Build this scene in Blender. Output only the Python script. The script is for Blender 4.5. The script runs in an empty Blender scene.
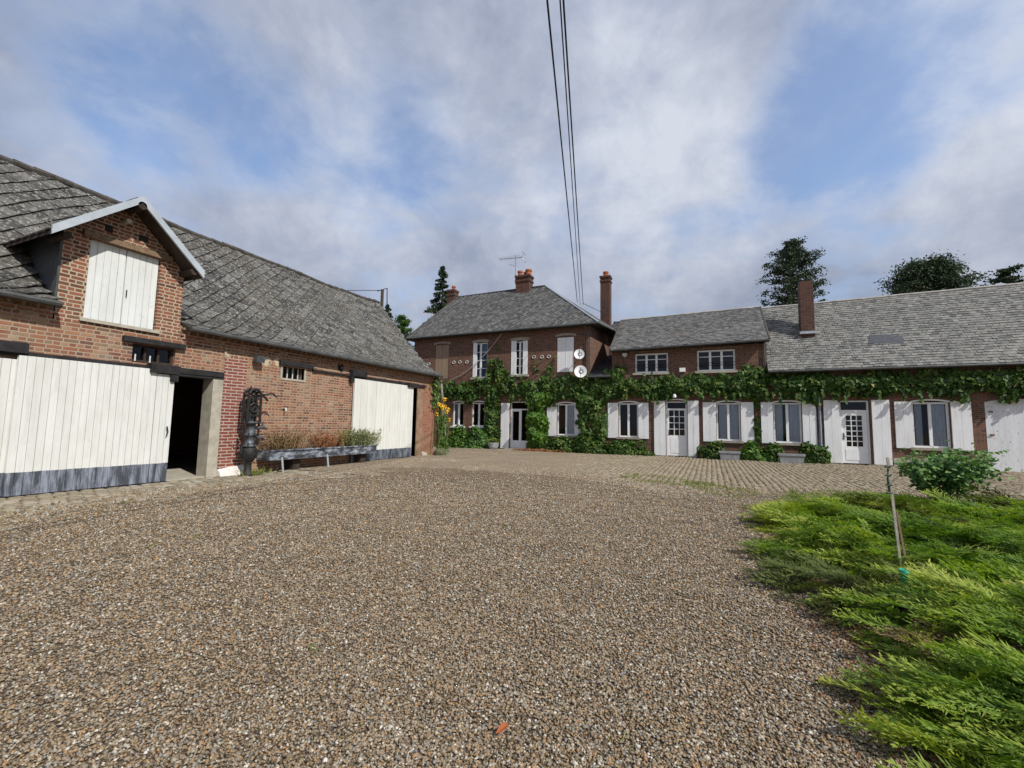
import bpy, math, random
import numpy as np
from mathutils import Vector, Matrix
R=random.Random(7); NR=np.random.RandomState(11)
S=0.75                      # drawing units -> metres, applied to everything at the end
sc=bpy.context.scene; col=sc.collection
XB=-12.1; YF=24.8           # barn front plane, house front plane
# ------------------------------------------------------------------ mesh helper
class MB:
    def __init__(s): s.v=[]; s.f=[]; s.t=None
    def poly(s,*p):
        n=len(s.v); s.v+= [tuple(q) for q in p]; s.f.append(tuple(range(n,n+len(p)))); return s
    def box(s,x0,x1,y0,y1,z0,z1):
        n=len(s.v); s.v+=[(x0,y0,z0),(x1,y0,z0),(x1,y1,z0),(x0,y1,z0),(x0,y0,z1),(x1,y0,z1),(x1,y1,z1),(x0,y1,z1)]
        s.f+=[tuple(n+i for i in q) for q in ((0,3,2,1),(4,5,6,7),(0,1,5,4),(1,2,6,5),(2,3,7,6),(3,0,4,7))]; return s
    def hexa(s,b,t):        # bottom quad points, top quad points
        n=len(s.v); s.v+=[tuple(p) for p in b]+[tuple(p) for p in t]
        s.f+=[tuple(n+i for i in q) for q in ((0,3,2,1),(4,5,6,7),(0,1,5,4),(1,2,6,5),(2,3,7,6),(3,0,4,7))]; return s
    def beam(s,a,b,w,h,up=(0,0,1)):
        a=Vector(a); b=Vector(b); d=(b-a).normalized(); u=Vector(up); r=d.cross(u).normalized()*w/2; u=r.cross(d).normalized()*h/2
        return s.hexa([a-r-u,a+r-u,b+r-u,b-r-u],[a-r+u,a+r+u,b+r+u,b-r+u])
    def tube(s,pts,r,n=8,cap=True):
        pts=[Vector(p) for p in pts]; k=len(s.v); rs=r if isinstance(r,(list,tuple)) else [r]*len(pts)
        ref=Vector((0,0,1)); 
        for i,p in enumerate(pts):
            d=(pts[min(i+1,len(pts)-1)]-pts[max(i-1,0)]).normalized()
            a=d.cross(ref)
            if a.length<.05: a=d.cross(Vector((1,0,0)))
            a.normalize(); b=d.cross(a)
            for j in range(n):
                t=2*math.pi*j/n; s.v.append(tuple(p+(a*math.cos(t)+b*math.sin(t))*rs[i]))
        for i in range(len(pts)-1):
            for j in range(n):
                s.f.append((k+i*n+j,k+i*n+(j+1)%n,k+(i+1)*n+(j+1)%n,k+(i+1)*n+j))
        if cap: s.f.append(tuple(k+j for j in range(n))[::-1]); e=k+(len(pts)-1)*n; s.f.append(tuple(e+j for j in range(n)))
        return s
    def lathe(s,c,prof,n=14):
        k=len(s.v)
        for r,z in prof:
            for j in range(n):
                t=2*math.pi*j/n; s.v.append((c[0]+r*math.cos(t),c[1]+r*math.sin(t),c[2]+z))
        for i in range(len(prof)-1):
            for j in range(n): s.f.append((k+i*n+j,k+i*n+(j+1)%n,k+(i+1)*n+(j+1)%n,k+(i+1)*n+j))
        return s
    def build(s,name,mat,parent=None,org=(0,0,0),smooth=False):
        m=bpy.data.meshes.new(name); o=Vector(org)
        m.from_pydata([tuple(Vector(p)-o) for p in s.v],[],s.f)
        if mat: m.materials.append(mat)
        if smooth:
            for p in m.polygons: p.use_smooth=True
        m.update()
        ob=bpy.data.objects.new(name,m); col.objects.link(ob)
        if parent: ob.parent=parent
        else: ob.location=o
        return ob
def npmesh(name,V,F,mat,parent=None,org=(0,0,0),tint=None,smooth=False):
    """V (n,3), F (m,k) uniform polygons"""
    V=np.asarray(V,dtype=np.float32)-np.array(org,dtype=np.float32); F=np.asarray(F,dtype=np.int32)
    m=bpy.data.meshes.new(name); k=F.shape[1]
    m.vertices.add(len(V)); m.vertices.foreach_set('co',V.ravel())
    m.loops.add(F.size); m.loops.foreach_set('vertex_index',F.ravel())
    m.polygons.add(len(F)); m.polygons.foreach_set('loop_start',np.arange(0,F.size,k,dtype=np.int32))
    m.update(calc_edges=True)
    if smooth: m.polygons.foreach_set('use_smooth',np.ones(len(F),dtype=bool))
    if tint is not None:
        a=m.attributes.new('tint','FLOAT','POINT'); a.data.foreach_set('value',np.asarray(tint,dtype=np.float32))
    m.materials.append(mat)
    ob=bpy.data.objects.new(name,m); col.objects.link(ob)
    if parent: ob.parent=parent
    else: ob.location=org
    return ob
def tag(o,label=None,cat=None,group=None,kind=None):
    if label: o['label']=label
    if cat: o['category']=cat
    if group: o['group']=group
    if kind: o['kind']=kind
    return o
def thing(name,loc,label,cat,group=None):
    o=bpy.data.objects.new(name,None); o.location=loc; o.empty_display_size=.2; col.objects.link(o); return tag(o,label,cat,group)
def vnoise(x,y,seed=0):
    x=np.asarray(x,float); y=np.asarray(y,float); xi=np.floor(x); yi=np.floor(y); fx=x-xi; fy=y-yi
    fx=fx*fx*(3-2*fx); fy=fy*fy*(3-2*fy)
    h=lambda a,b: np.modf(np.abs(np.sin(a*127.1+b*311.7+seed*74.7)*43758.5453))[0]
    return (h(xi,yi)*(1-fx)+h(xi+1,yi)*fx)*(1-fy)+(h(xi,yi+1)*(1-fx)+h(xi+1,yi+1)*fx)*fy
def fbm(x,y,seed=0): return (vnoise(x,y,seed)*.55+vnoise(x*2.1,y*2.1,seed+1)*.3+vnoise(x*4.3,y*4.3,seed+2)*.15)
# ------------------------------------------------------------------ materials
class NT:
    def __init__(s,name):
        s.m=bpy.data.materials.new(name); s.m.use_nodes=True; s.t=s.m.node_tree; s.n=s.t.nodes; s.n.clear()
        s.out=s.n.new('ShaderNodeOutputMaterial'); s.b=s.n.new('ShaderNodeBsdfPrincipled'); s.t.links.new(s.b.outputs[0],s.out.inputs[0])
        s.set(s.b,'Roughness',.85); s.b.inputs['Specular IOR Level'].default_value=.3
    def set(s,n,k,v):
        i=n.inputs[k]
        if hasattr(v,'is_linked') or isinstance(v,bpy.types.NodeSocket): s.t.links.new(v,i)
        elif isinstance(v,(tuple,list)) and len(v)==3 and i.type=='RGBA': i.default_value=(*v,1)
        else: i.default_value=v
    def pos(s):
        g=s.n.new('ShaderNodeNewGeometry'); v=s.n.new('ShaderNodeVectorMath'); v.operation='SCALE'; s.set(v,0,g.outputs['Position']); v.inputs['Scale'].default_value=1/S; s.g=g; return v.outputs[0]
    def sep(s,v):
        n=s.n.new('ShaderNodeSeparateXYZ'); s.set(n,0,v); return n.outputs
    def comb(s,x=0,y=0,z=0):
        n=s.n.new('ShaderNodeCombineXYZ'); s.set(n,0,x); s.set(n,1,y); s.set(n,2,z); return n.outputs[0]
    def math(s,op,a,b=0,c=0,clamp=False):
        n=s.n.new('ShaderNodeMath'); n.operation=op; n.use_clamp=clamp; s.set(n,0,a); s.set(n,1,b)
        if op in('MULTIPLY_ADD','SMOOTH_MIN'): s.set(n,2,c)
        return n.outputs[0]
    def vscale(s,v,sx,sy,sz):
        n=s.n.new('ShaderNodeVectorMath'); n.operation='MULTIPLY'; s.set(n,0,v); n.inputs[1].default_value=(sx,sy,sz); return n.outputs[0]
    def noise(s,v,scale,detail=4,rough=.55,col=False,dist=0):
        n=s.n.new('ShaderNodeTexNoise'); s.set(n,'Vector',v); n.inputs['Scale'].default_value=scale; n.inputs['Detail'].default_value=detail; n.inputs['Roughness'].default_value=rough; n.inputs['Distortion'].default_value=dist
        return n.outputs['Color' if col else 'Fac']
    def vor(s,v,scale,feature='F1',out='Color',rnd=1):
        n=s.n.new('ShaderNodeTexVoronoi'); n.feature=feature; s.set(n,'Vector',v); n.inputs['Scale'].default_value=scale; n.inputs['Randomness'].default_value=rnd; return n.outputs[out]
    def ramp(s,f,stops,interp='LINEAR'):
        n=s.n.new('ShaderNodeValToRGB'); r=n.color_ramp; r.interpolation=interp
        while len(r.elements)<len(stops): r.elements.new(.5)
        for e,(p,c) in zip(r.elements,stops):
            e.position=p; e.color=(*c,1) if isinstance(c,tuple) else (c,c,c,1)
        s.set(n,0,f); return n.outputs[0]
    def mix(s,f,a,b,mode='MIX'):
        n=s.n.new('ShaderNodeMix'); n.data_type='RGBA'; n.blend_type=mode; s.set(n,0,f); s.set(n,6,a); s.set(n,7,b); return n.outputs[2]
    def bump(s,h,strength=.5,dist=.02,prev=None):
        n=s.n.new('ShaderNodeBump'); n.inputs['Strength'].default_value=strength; n.inputs['Distance'].default_value=dist; s.set(n,'Height',h)
        if prev is not None: s.set(n,'Normal',prev)
        return n.outputs[0]
    def island(s):
        g=s.n.new('ShaderNodeNewGeometry'); return g.outputs['Random Per Island']
    def done(s,color=None,rough=None,normal=None,**k):
        if color is not None: s.set(s.b,'Base Color',color)
        if rough is not None: s.set(s.b,'Roughness',rough)
        if normal is not None: s.set(s.b,'Normal',normal)
        for a,v in k.items(): s.set(s.b,a.replace('_',' '),v)
        return s.m
def simple(name,c,rough=.8,var=.25,scale=8,metal=0,bump=.3,spec=.3):
    t=NT(name); p=t.pos(); n=t.noise(p,scale,5,.6); k=tuple(x*(1-var) for x in c); q=tuple(min(1,x*(1+var)) for x in c)
    c_=t.ramp(n,[(.3,k),(.7,q)]); t.b.inputs['Specular IOR Level'].default_value=spec
    return t.done(c_,rough,t.bump(t.noise(p,scale*6,3),bump,.01),Metallic=metal)
def brick(name,stops,mortar,w=.25,h=.083,mw=.013,stain=.35,stainc=(.30,.22,.15),english=True,mortar_var=.3,bumpd=.015,whitew=0):
    t=NT(name); p=t.pos(); s=t.sep(p); nx=t.sep(t.g.outputs['True Normal'])[0]
    f=t.math('GREATER_THAN',t.math('ABSOLUTE',nx),.6)
    u=t.math('ADD',t.math('MULTIPLY',s[0],t.math('SUBTRACT',1,f)),t.math('MULTIPLY',s[1],f))
    wob=t.math('MULTIPLY',t.math('SUBTRACT',t.noise(p,1.3,2),.5),.03)
    vec=t.comb(t.math('ADD',u,wob),t.math('ADD',s[2],t.math('ADD',wob,.01)),0)
    b=t.n.new('ShaderNodeTexBrick'); t.set(b,'Vector',vec); b.offset=.5 if not english else .25; b.offset_frequency=2; b.squash=.5 if english else 1; b.squash_frequency=2
    t.set(b,'Color1',(0,0,0)); t.set(b,'Color2',(1,1,1)); t.set(b,'Mortar',(.5,.5,.5)); b.inputs['Scale'].default_value=1; b.inputs['Mortar Size'].default_value=mw; b.inputs['Mortar Smooth'].default_value=.25; b.inputs['Bias'].default_value=0; b.inputs['Brick Width'].default_value=w; b.inputs['Row Height'].default_value=h
    c=t.ramp(b.outputs['Color'],stops)
    n1=t.noise(p,.8,4); c=t.mix(t.math('MULTIPLY',t.ramp(n1,[(.45,0.),(.75,1.)]),stain),c,stainc)
    fine=t.noise(p,26,4,.7); c=t.mix(.35,c,t.ramp(fine,[(.25,.25),(.75,1.)]),'MULTIPLY')
    mc=t.mix(t.noise(p,2.5,3),mortar,tuple(x*(1-mortar_var) for x in mortar))
    if whitew: c=t.mix(t.math('MULTIPLY',t.ramp(t.noise(p,1.7,4),[(.52,0.),(.7,1.)]),whitew),c,(.5,.45,.36))
    c=t.mix(b.outputs['Fac'],c,mc)
    hgt=t.math('ADD',t.math('SUBTRACT',1,b.outputs['Fac']),t.math('MULTIPLY',fine,.5))
    return t.done(c,.9,t.bump(hgt,.9,bumpd*S))
def tiles(name,stops,lich=.4,lichc=(.42,.42,.38),orange=.12,lscale=9,big=.3,bigc=(.09,.09,.08),rough=.75):
    t=NT(name); p=t.pos(); c=t.ramp(t.island(),stops)
    c=t.mix(t.math('MULTIPLY',t.ramp(t.noise(p,.55,4,.6),[(.42,0.),(.62,1.)]),big),c,bigc)
    c=t.mix(t.math('MULTIPLY',t.ramp(t.noise(p,lscale,5,.65),[(.53,0.),(.63,1.)]),lich),c,lichc)
    c=t.mix(t.math('MULTIPLY',t.ramp(t.noise(p,1.2,5,.7),[(.66,0.),(.72,1.)]),orange),c,(.30,.13,.035))
    return t.done(c,rough,t.bump(t.noise(p,30,4,.7),.5,.01))
def plankpaint(name,c=(.78,.78,.72),peel=.35,peelc=(.25,.24,.22),low=None,lowc=(.16,.18,.21),axis='z',rough=.6):
    t=NT(name); p=t.pos(); s=t.sep(p)
    st=t.noise(t.vscale(p,14,14,1.1),1,5,.65); sp=t.noise(t.vscale(p,9,9,5),1.6,6,.7)
    base=t.mix(t.math('MULTIPLY',t.island(),.28),c,tuple(x*.72 for x in c))
    base=t.mix(t.math('MULTIPLY',t.ramp(st,[(.5,0.),(.8,1.)]),.5),base,tuple(x*.6 for x in c))
    base=t.mix(t.math('MULTIPLY',t.ramp(sp,[(.60,0.),(.66,1.)]),peel),base,peelc)
    base=t.mix(t.math('MULTIPLY',t.ramp(t.math('ADD',s[2],t.math('MULTIPLY',t.noise(p,3,3),.9)),[(.35,1.),(1.,0.)]),.35 if low is None else .0),base,(.45,.41,.33))
    base=t.mix(t.math('MULTIPLY',t.ramp(t.noise(t.vscale(p,2,2,.8),1.3,6,.7),[(.42,0.),(.70,1.)]),.38),base,tuple(x*y for x,y in zip(c,(.68,.66,.60))))
    if low is not None:
        z=t.math('ADD',s[2],t.math('MULTIPLY',t.math('SUBTRACT',t.noise(p,4,3),.5),.03)); f=t.math('LESS_THAN',z,low)
        lc=t.mix(t.ramp(t.noise(t.vscale(p,10,10,1.6),1,5,.7),[(.42,0.),(.62,1.)]),tuple(x*.35 for x in lowc),tuple(x*1.5 for x in lowc))
        base=t.mix(f,base,lc)
    return t.done(base,rough,t.bump(st,.35,.01))
def leafmat(name,stops,trans=.25,rough=.55,usetint=False,tstops=None):
    t=NT(name); c=t.ramp(t.island(),stops)
    if usetint:
        a=t.n.new('ShaderNodeAttribute'); a.attribute_name='tint'; c2=t.ramp(a.outputs['Fac'],tstops); c=t.mix(.7,c,c2)
    t.done(c,rough); t.b.inputs['Specular IOR Level'].default_value=.35
    tr=t.n.new('ShaderNodeBsdfTranslucent'); t.set(tr,'Color',t.mix(1,c,(1.5,1.7,.6),'MULTIPLY')); mx=t.n.new('ShaderNodeMixShader'); mx.inputs[0].default_value=trans
    t.t.links.new(t.b.outputs[0],mx.inputs[1]); t.t.links.new(tr.outputs[0],mx.inputs[2]); t.t.links.new(mx.outputs[0],t.out.inputs[0]); return t.m
M={}
M['brick_barn']=brick('barn_brick',[(0,(.13,.055,.04)),(.25,(.24,.09,.055)),(.55,(.34,.125,.07)),(.8,(.39,.18,.10)),(.93,(.40,.27,.16)),(1,(.12,.075,.06))],(.43,.34,.245),stain=.35,stainc=(.40,.25,.15),mw=.0145,whitew=.25)
M['brick_dormer']=brick('dormer_brick',[(0,(.12,.05,.035)),(.35,(.26,.085,.05)),(.7,(.34,.115,.065)),(1,(.16,.09,.06))],(.50,.42,.30),stain=.15,mw=.0155)
M['brick_pier']=brick('painted_pier_brick',[(0,(.22,.06,.042)),(1,(.31,.085,.055))],(.52,.42,.36),stain=.1,w=.31,h=.087,mw=.016,english=False)
M['brick_house']=brick('house_brick',[(0,(.08,.042,.032)),(.35,(.165,.07,.046)),(.75,(.225,.10,.062)),(1,(.11,.068,.05))],(.24,.19,.145),stain=.25,stainc=(.12,.075,.055),mw=.010,bumpd=.008)
M['brick_chimney']=brick('chimney_brick',[(0,(.07,.035,.026)),(.5,(.16,.062,.042)),(1,(.11,.06,.045))],(.15,.12,.10),stain=.5,stainc=(.05,.042,.036),mw=.009)
M['brick_end']=brick('weathered_corner_brick',[(0,(.22,.07,.04)),(.5,(.36,.11,.06)),(1,(.30,.15,.09))],(.40,.27,.19),stain=.3,stainc=(.45,.3,.2),mw=.011)
M['tile_barn']=tiles('barn_slates',[(0,(.03,.029,.027)),(.4,(.075,.072,.067)),(.8,(.135,.13,.12)),(1,(.042,.038,.034))],lich=.85,lichc=(.32,.325,.29),lscale=13,orange=.9,big=.65,bigc=(.075,.066,.052))
M['tile_house']=tiles('house_slates',[(0,(.055,.056,.058)),(.5,(.10,.10,.10)),(1,(.15,.15,.145))],lich=.5,lichc=(.28,.28,.25),lscale=5,orange=.25,big=.4)
M['tile_link']=tiles('link_slates',[(0,(.10,.10,.10)),(.5,(.15,.15,.147)),(1,(.20,.197,.19))],lich=.4,lichc=(.33,.33,.29),orange=.9,lscale=6,big=.35,bigc=(.13,.13,.12))
M['tile_long']=tiles('long_slates',[(0,(.09,.09,.088)),(.25,(.17,.17,.16)),(.7,(.255,.25,.23)),(1,(.13,.13,.123))],lich=.4,lichc=(.38,.375,.32),orange=.1,lscale=5,big=.5,bigc=(.15,.15,.14))
M['deck']=simple('roof_underlay_dark',(.035,.03,.027),.95)
M['slate_wall']=tiles('dark_slate_cladding',[(0,(.045,.05,.06)),(1,(.08,.085,.10))],lich=.1,orange=0,big=.2,rough=.5)
M['zinc']=simple('zinc',(.45,.50,.54),.45,.12,3,metal=.35,bump=.1)
M['zinc_light']=simple('pale_zinc',(.42,.47,.51),.5,.14,3,metal=.1,bump=.1)
M['gutter']=simple('old_zinc_gutter',(.085,.088,.085),.5,.35,3,metal=.3)
M['ridge_dark']=simple('ridge_tiles',(.075,.068,.06),.9,.5,4)
M['ridge_pale']=simple('ridge_mortar_pale',(.40,.39,.36),.85,.25,4)
M['door_near']=plankpaint('near_door_paint',(.73,.74,.705),.30,(.42,.40,.36),low=.47,lowc=(.17,.19,.23))
M['door_far']=plankpaint('far_door_paint',(.74,.745,.70),.35,(.45,.42,.36),low=.44,lowc=(.13,.15,.18))
M['door_loft']=plankpaint('loft_door_paint',(.74,.77,.755),.5,(.40,.38,.34),low=-5)
M['door_arch']=plankpaint('peeling_arch_door_paint',(.76,.78,.80),.95,(.17,.13,.10),low=-5)
M['shutter']=plankpaint('shutter_paint',(.86,.87,.88),.10,(.5,.5,.5),low=-5)
M['shutter_old']=plankpaint('bare_weathered_shutter',(.30,.22,.15),.9,(.55,.50,.42),low=-5)
M['white']=simple('white_window_paint',(.84,.85,.85),.5,.06,4,bump=.05)
M['black_wood']=simple('black_tarred_wood',(.022,.021,.022),.7,.5,6)
M['timber']=simple('old_timber',(.20,.135,.085),.85,.35,7)
M['timber_dark']=simple('dark_timber',(.05,.035,.028),.9,.4,7)
M['post_wood']=simple('brown_door_post',(.26,.17,.11),.8,.3,5)
M['concrete']=simple('weathered_concrete',(.40,.37,.30),.9,.2,5)
M['concrete_grey']=simple('grey_concrete_post',(.34,.34,.32),.9,.25,4)
M['whitewash']=simple('whitewashed_block',(.72,.68,.64),.8,.15,5)
M['stone_sill']=simple('stone_sill',(.34,.30,.24),.85,.25,6)
M['dark']=simple('dark_interior',(.03,.027,.024),1)
M['iron']=simple('black_cast_iron',(.022,.022,.022),.65,.5,9,metal=.3,spec=.5)
M['iron_grey']=simple('grey_painted_iron',(.09,.10,.11),.5,.5,9,metal=.3)
t=NT('worn_blue_white_paint'); p=t.pos(); M['trough']=t.done(t.ramp(t.noise(t.vscale(p,1,1,2.5),3.2,6,.7),[(.40,(.035,.038,.045)),(.5,(.12,.135,.16)),(.62,(.34,.37,.42))]),.6)
M['rust']=simple('rust',(.20,.08,.04),.9,.4,8)
M['soil']=simple('dry_soil',(.12,.085,.055),1,.3,12)
M['terracotta']=simple('terracotta_pot',(.38,.12,.05),.85,.25,6)
M['curtain']=simple('grey_net_curtain',(.72,.73,.74),.9,.1,6)
M['curtain_blue']=simple('blue_grey_curtain',(.22,.28,.38),.9,.2,6)
M['dish']=simple('satellite_dish_white',(.72,.73,.73),.5,.08,5,bump=.05)
M['plastic']=simple('off_white_plastic',(.66,.66,.62),.5,.08,5,bump=.05)
M['cable']=simple('black_cable',(.02,.02,.022),.6,.2)
M['cable_pale']=simple('pale_cable',(.40,.38,.34),.7,.2)
M['aluminium']=simple('aluminium',(.30,.31,.32),.4,.1,5,metal=.6)
M['bark']=simple('bark',(.07,.055,.04),.95,.4,7)
M['stem']=simple('vine_stem',(.10,.07,.045),.95,.4,9)
M['pipe_blue']=simple('blue_grey_downpipe',(.24,.28,.34),.55,.2,5)
M['leaf_dry']=simple('dead_leaf',(.42,.12,.04),.8,.3,10)
M['cup']=simple('green_plastic',(.02,.36,.25),.4,.1,5)
M['strap']=simple('green_tie',(.015,.06,.04),.6,.3,9)
M['stake']=simple('weathered_stake',(.42,.38,.32),.85,.35,12)
M['boulder']=simple('mossy_stone',(.09,.10,.05),.95,.5,6)
M['trough_stone']=simple('grey_stone_planter',(.27,.28,.28),.9,.25,6)
def glass(name):
    t=NT(name); t.n.remove(t.b); g=t.n.new('ShaderNodeBsdfGlossy'); g.inputs['Roughness'].default_value=.04; g.inputs['Color'].default_value=(.9,.93,1,1)
    tr=t.n.new('ShaderNodeBsdfTransparent'); tr.inputs[0].default_value=(.75,.8,.85,1); f=t.n.new('ShaderNodeFresnel'); f.inputs[0].default_value=1.5
    mx=t.n.new('ShaderNodeMixShader'); t.set(mx,0,f.outputs[0]); t.t.links.new(tr.outputs[0],mx.inputs[1]); t.t.links.new(g.outputs[0],mx.inputs[2]); t.t.links.new(mx.outputs[0],t.out.inputs[0]); return t.m
M['glass']=glass('window_glass')
M['ivy']=leafmat('vine_leaves',[(0,(.025,.06,.014)),(.45,(.055,.12,.02)),(.8,(.095,.175,.03)),(.95,(.14,.19,.04)),(1,(.23,.19,.05))])
M['ivy_bright']=leafmat('bright_vine_leaves',[(0,(.035,.095,.012)),(.6,(.09,.20,.025)),(1,(.19,.29,.045))])
M['bush']=leafmat('bush_leaves',[(0,(.04,.11,.03)),(.6,(.11,.22,.055)),(1,(.20,.33,.10))])
M['conifer']=leafmat('conifer_foliage',[(0,(.018,.04,.018)),(1,(.05,.085,.035))],.08)
M['broad']=leafmat('broadleaf_foliage',[(0,(.03,.08,.015)),(1,(.09,.17,.035))],.2)
M['magnolia']=leafmat('dark_open_foliage',[(0,(.02,.04,.02)),(1,(.06,.095,.05))],.1)
M['juniper']=leafmat('juniper_foliage',[(0,(.05,.13,.015)),(.6,(.14,.24,.025)),(1,(.27,.34,.045))],.32,.6,True,[(0,(.05,.045,.02)),(.25,(.04,.11,.015)),(.55,(.135,.235,.025)),(.85,(.34,.41,.055)),(1,(.50,.48,.10))])
M['juniper_dark']=leafmat('older_juniper_foliage',[(0,(.04,.065,.015)),(1,(.10,.14,.025))],.2,.6,True,[(0,(.08,.05,.025)),(.5,(.075,.10,.02)),(1,(.19,.22,.04))])
M['grass']=leafmat('grass_blades',[(0,(.10,.15,.025)),(.7,(.20,.24,.05)),(1,(.34,.30,.11))],.2)
M['dry_brown']=leafmat('dry_brown_stalks',[(0,(.13,.085,.04)),(1,(.30,.21,.11))],.15)
M['dry_red']=leafmat('dry_russet_stalks',[(0,(.22,.085,.035)),(1,(.38,.18,.08))],.15)
M['grey_green']=leafmat('grey_green_shrub',[(0,(.12,.14,.06)),(1,(.30,.31,.16))],.15)
M['petal']=leafmat('yellow_petals',[(0,(.75,.40,.01)),(1,(.85,.55,.02))],.2)
# ground materials
def ground_mat():
    t=NT('dusty_earth'); p=t.pos(); c=t.ramp(t.noise(p,.6,5,.6),[(.3,(.22,.165,.11)),(.7,(.32,.25,.17))])
    c=t.mix(t.ramp(t.noise(p,9,5,.7),[(.4,0.),(.8,1.)]),c,(.17,.12,.075)); pe=t.vor(p,22,'F1','Color'); v=t.sep(pe)[0]
    c=t.mix(t.math('MULTIPLY',t.math('GREATER_THAN',v,.72),.6),c,(.36,.32,.25))
    return t.done(c,.95,t.bump(t.noise(p,20,5,.7),.8,.03))
M['earth']=ground_mat()
def gravel_mat():
    t=NT('gravel'); p=t.pos(); w=t.vscale(p,1,1,1)
    n=t.n.new('ShaderNodeTexVoronoi'); t.set(n,'Vector',w); n.inputs['Scale'].default_value=34; cell=t.sep(n.outputs['Color']); d=n.outputs['Distance']
    n2=t.n.new('ShaderNodeTexVoronoi'); t.set(n2,'Vector',w); n2.inputs['Scale'].default_value=60; cell2=t.sep(n2.outputs['Color'])
    stops=[(0,(.13,.095,.055)),(.2,(.20,.15,.09)),(.45,(.30,.23,.145)),(.62,(.36,.245,.13)),(.78,(.31,.27,.20)),(.9,(.41,.35,.25)),(.97,(.52,.47,.37)),(1,(.62,.58,.5))]
    c=t.ramp(cell[0],stops); c2=t.ramp(cell2[0],stops); c=t.mix(.35,c,c2)
    c=t.mix(t.ramp(d,[(.38,0.),(.75,1.)]),c,(.10,.075,.058))
    big=t.noise(t.vscale(p,1,.55,1),.5,5,.6); c=t.mix(.8,c,t.ramp(big,[(.35,(.72,.70,.70)),(.65,(1.15,1.08,1.0))]),'MULTIPLY')
    h=t.math('ADD',t.math('SUBTRACT',1,d),t.math('MULTIPLY',cell2[1],.25))
    return t.done(c,.8,t.bump(h,1.,.03*S))
M['gravel']=gravel_mat()
def pebble_mat():
    t=NT('loose_pebbles'); c=t.ramp(t.island(),[(0,(.085,.065,.04)),(.2,(.16,.12,.075)),(.42,(.26,.20,.125)),(.58,(.36,.215,.10)),(.72,(.205,.20,.185)),(.90,(.37,.315,.225)),(.975,(.49,.45,.37)),(1,(.62,.59,.53))])
    return t.done(c,.65)
M['pebble']=pebble_mat()
def cobble_mat(name,a,b,c3):
    t=NT(name); p=t.pos(); c=t.ramp(t.island(),[(0,a),(.6,b),(1,c3)]); c=t.mix(.45,c,t.ramp(t.noise(p,14,5,.7),[(.3,.45),(.7,1.1)]),'MULTIPLY')
    c=t.mix(t.math('MULTIPLY',t.ramp(t.noise(p,.9,4),[(.45,0.),(.7,1.)]),.6),c,(.22,.165,.10))
    return t.done(c,.85,t.bump(t.noise(p,30,4),.5,.01))
M['cobble']=cobble_mat('barn_cobbles',(.22,.19,.13),(.33,.29,.21),(.40,.37,.30))
M['cobble2']=cobble_mat('house_cobbles',(.22,.185,.125),(.31,.255,.175),(.37,.315,.23))
# ------------------------------------------------------------------ SETTING
g=MB(); g.poly((-300,-300,-.06),(300,-300,-.06),(300,300,-.06),(-300,300,-.06)); tag(g.build('ground',M['earth']),kind='structure')
nx,ny=150,90; xs=np.linspace(-20,16,nx); ys=np.linspace(10,26,ny); X,Y=np.meshgrid(xs,ys); Z=-.018+np.clip((-3.0-X)*.014,0,.046)*np.clip((24.5-Y)*1.,0.25,1)+(fbm(X*.9,Y*.9,17)-.5)*.026
idx=np.arange(nx*ny).reshape(ny,nx); tag(npmesh('dusty_yard',np.stack([X,Y,Z],-1).reshape(-1,3),np.stack([idx[:-1,:-1],idx[:-1,1:],idx[1:,1:],idx[1:,:-1]],-1).reshape(-1,4),M['earth'],smooth=True),kind='structure')
g=MB(); g.poly((-12.2,-6,-.008),(-8.0,-6,-.008),(-8.0,10.5,-.008),(-8.6,18.6,-.008),(-12.2,18.6,-.008)); tag(g.build('earth_strip',M['earth']),kind='structure')
def cobbles(name,x0,x1,y0,y1,sx,sy,mat,inside,seed,alongx=True):
    rr=np.random.RandomState(seed); V=[];F=[]
    ny=int((y1-y0)/sy); nx=int((x1-x0)/sx); k=0
    for j in range(ny):
        for i in range(nx):
            off=(.5*(j%2) if alongx else 0); offy=(.5*(i%2) if not alongx else 0)
            cx=x0+(i+.5+off)*sx+rr.uniform(-.15,.15)*sx; cy=y0+(j+.5+offy)*sy+rr.uniform(-.15,.15)*sy
            if not inside(cx,cy): continue
            hx=sx*(.44+rr.uniform(-.05,.02)); hy=sy*(.43+rr.uniform(-.05,.02)); z=.004+.026*float(vnoise(cx*.7,cy*.7,5))+rr.uniform(-.008,.008); tl=rr.uniform(-.006,.006,2); b=.75
            for (a,c,zz) in ((-1,-1,-.03),(1,-1,-.03),(1,1,-.03),(-1,1,-.03)): V.append((cx+a*hx,cy+c*hy,zz))
            for (a,c) in ((-1,-1),(1,-1),(1,1),(-1,1)): V.append((cx+a*hx*.96,cy+c*hy*.96,z-.016))
            for (a,c) in ((-1,-1),(1,-1),(1,1),(-1,1)): V.append((cx+a*hx*b,cy+c*hy*b,z+a*tl[0]+c*tl[1]))
            F.append((k+8,k+9,k+10,k+11))
            for q in (0,4):
                for a in range(4): F.append((k+q+a,k+q+(a+1)%4,k+q+4+(a+1)%4,k+q+4+a))
            k+=12
    return tag(npmesh(name,V,F,mat,smooth=False),kind='structure')
def gxl(y): return -9.2-.09*max(0,y-3)+.35*math.sin(y*.9)       # gravel / barn cobble edge
def gyr(x): return 12.6+.035*(x+1)**2*.5+.35*math.sin(x*.8)-.9*math.exp(-((x)/2.2)**2)  # gravel / house cobble edge
def inbed(x,y): return x>.95+.08*math.sin(y*1.7)+max(0,(y-8.5))*.3 and y<12.3 and y>.4
cobbles('cobbles',-12.05,-8.0,-2,18.6,.30,.21,M['cobble'],lambda x,y: x<gxl(y)+.9 and not(y>17.6 and x<-12),1,False)
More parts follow.
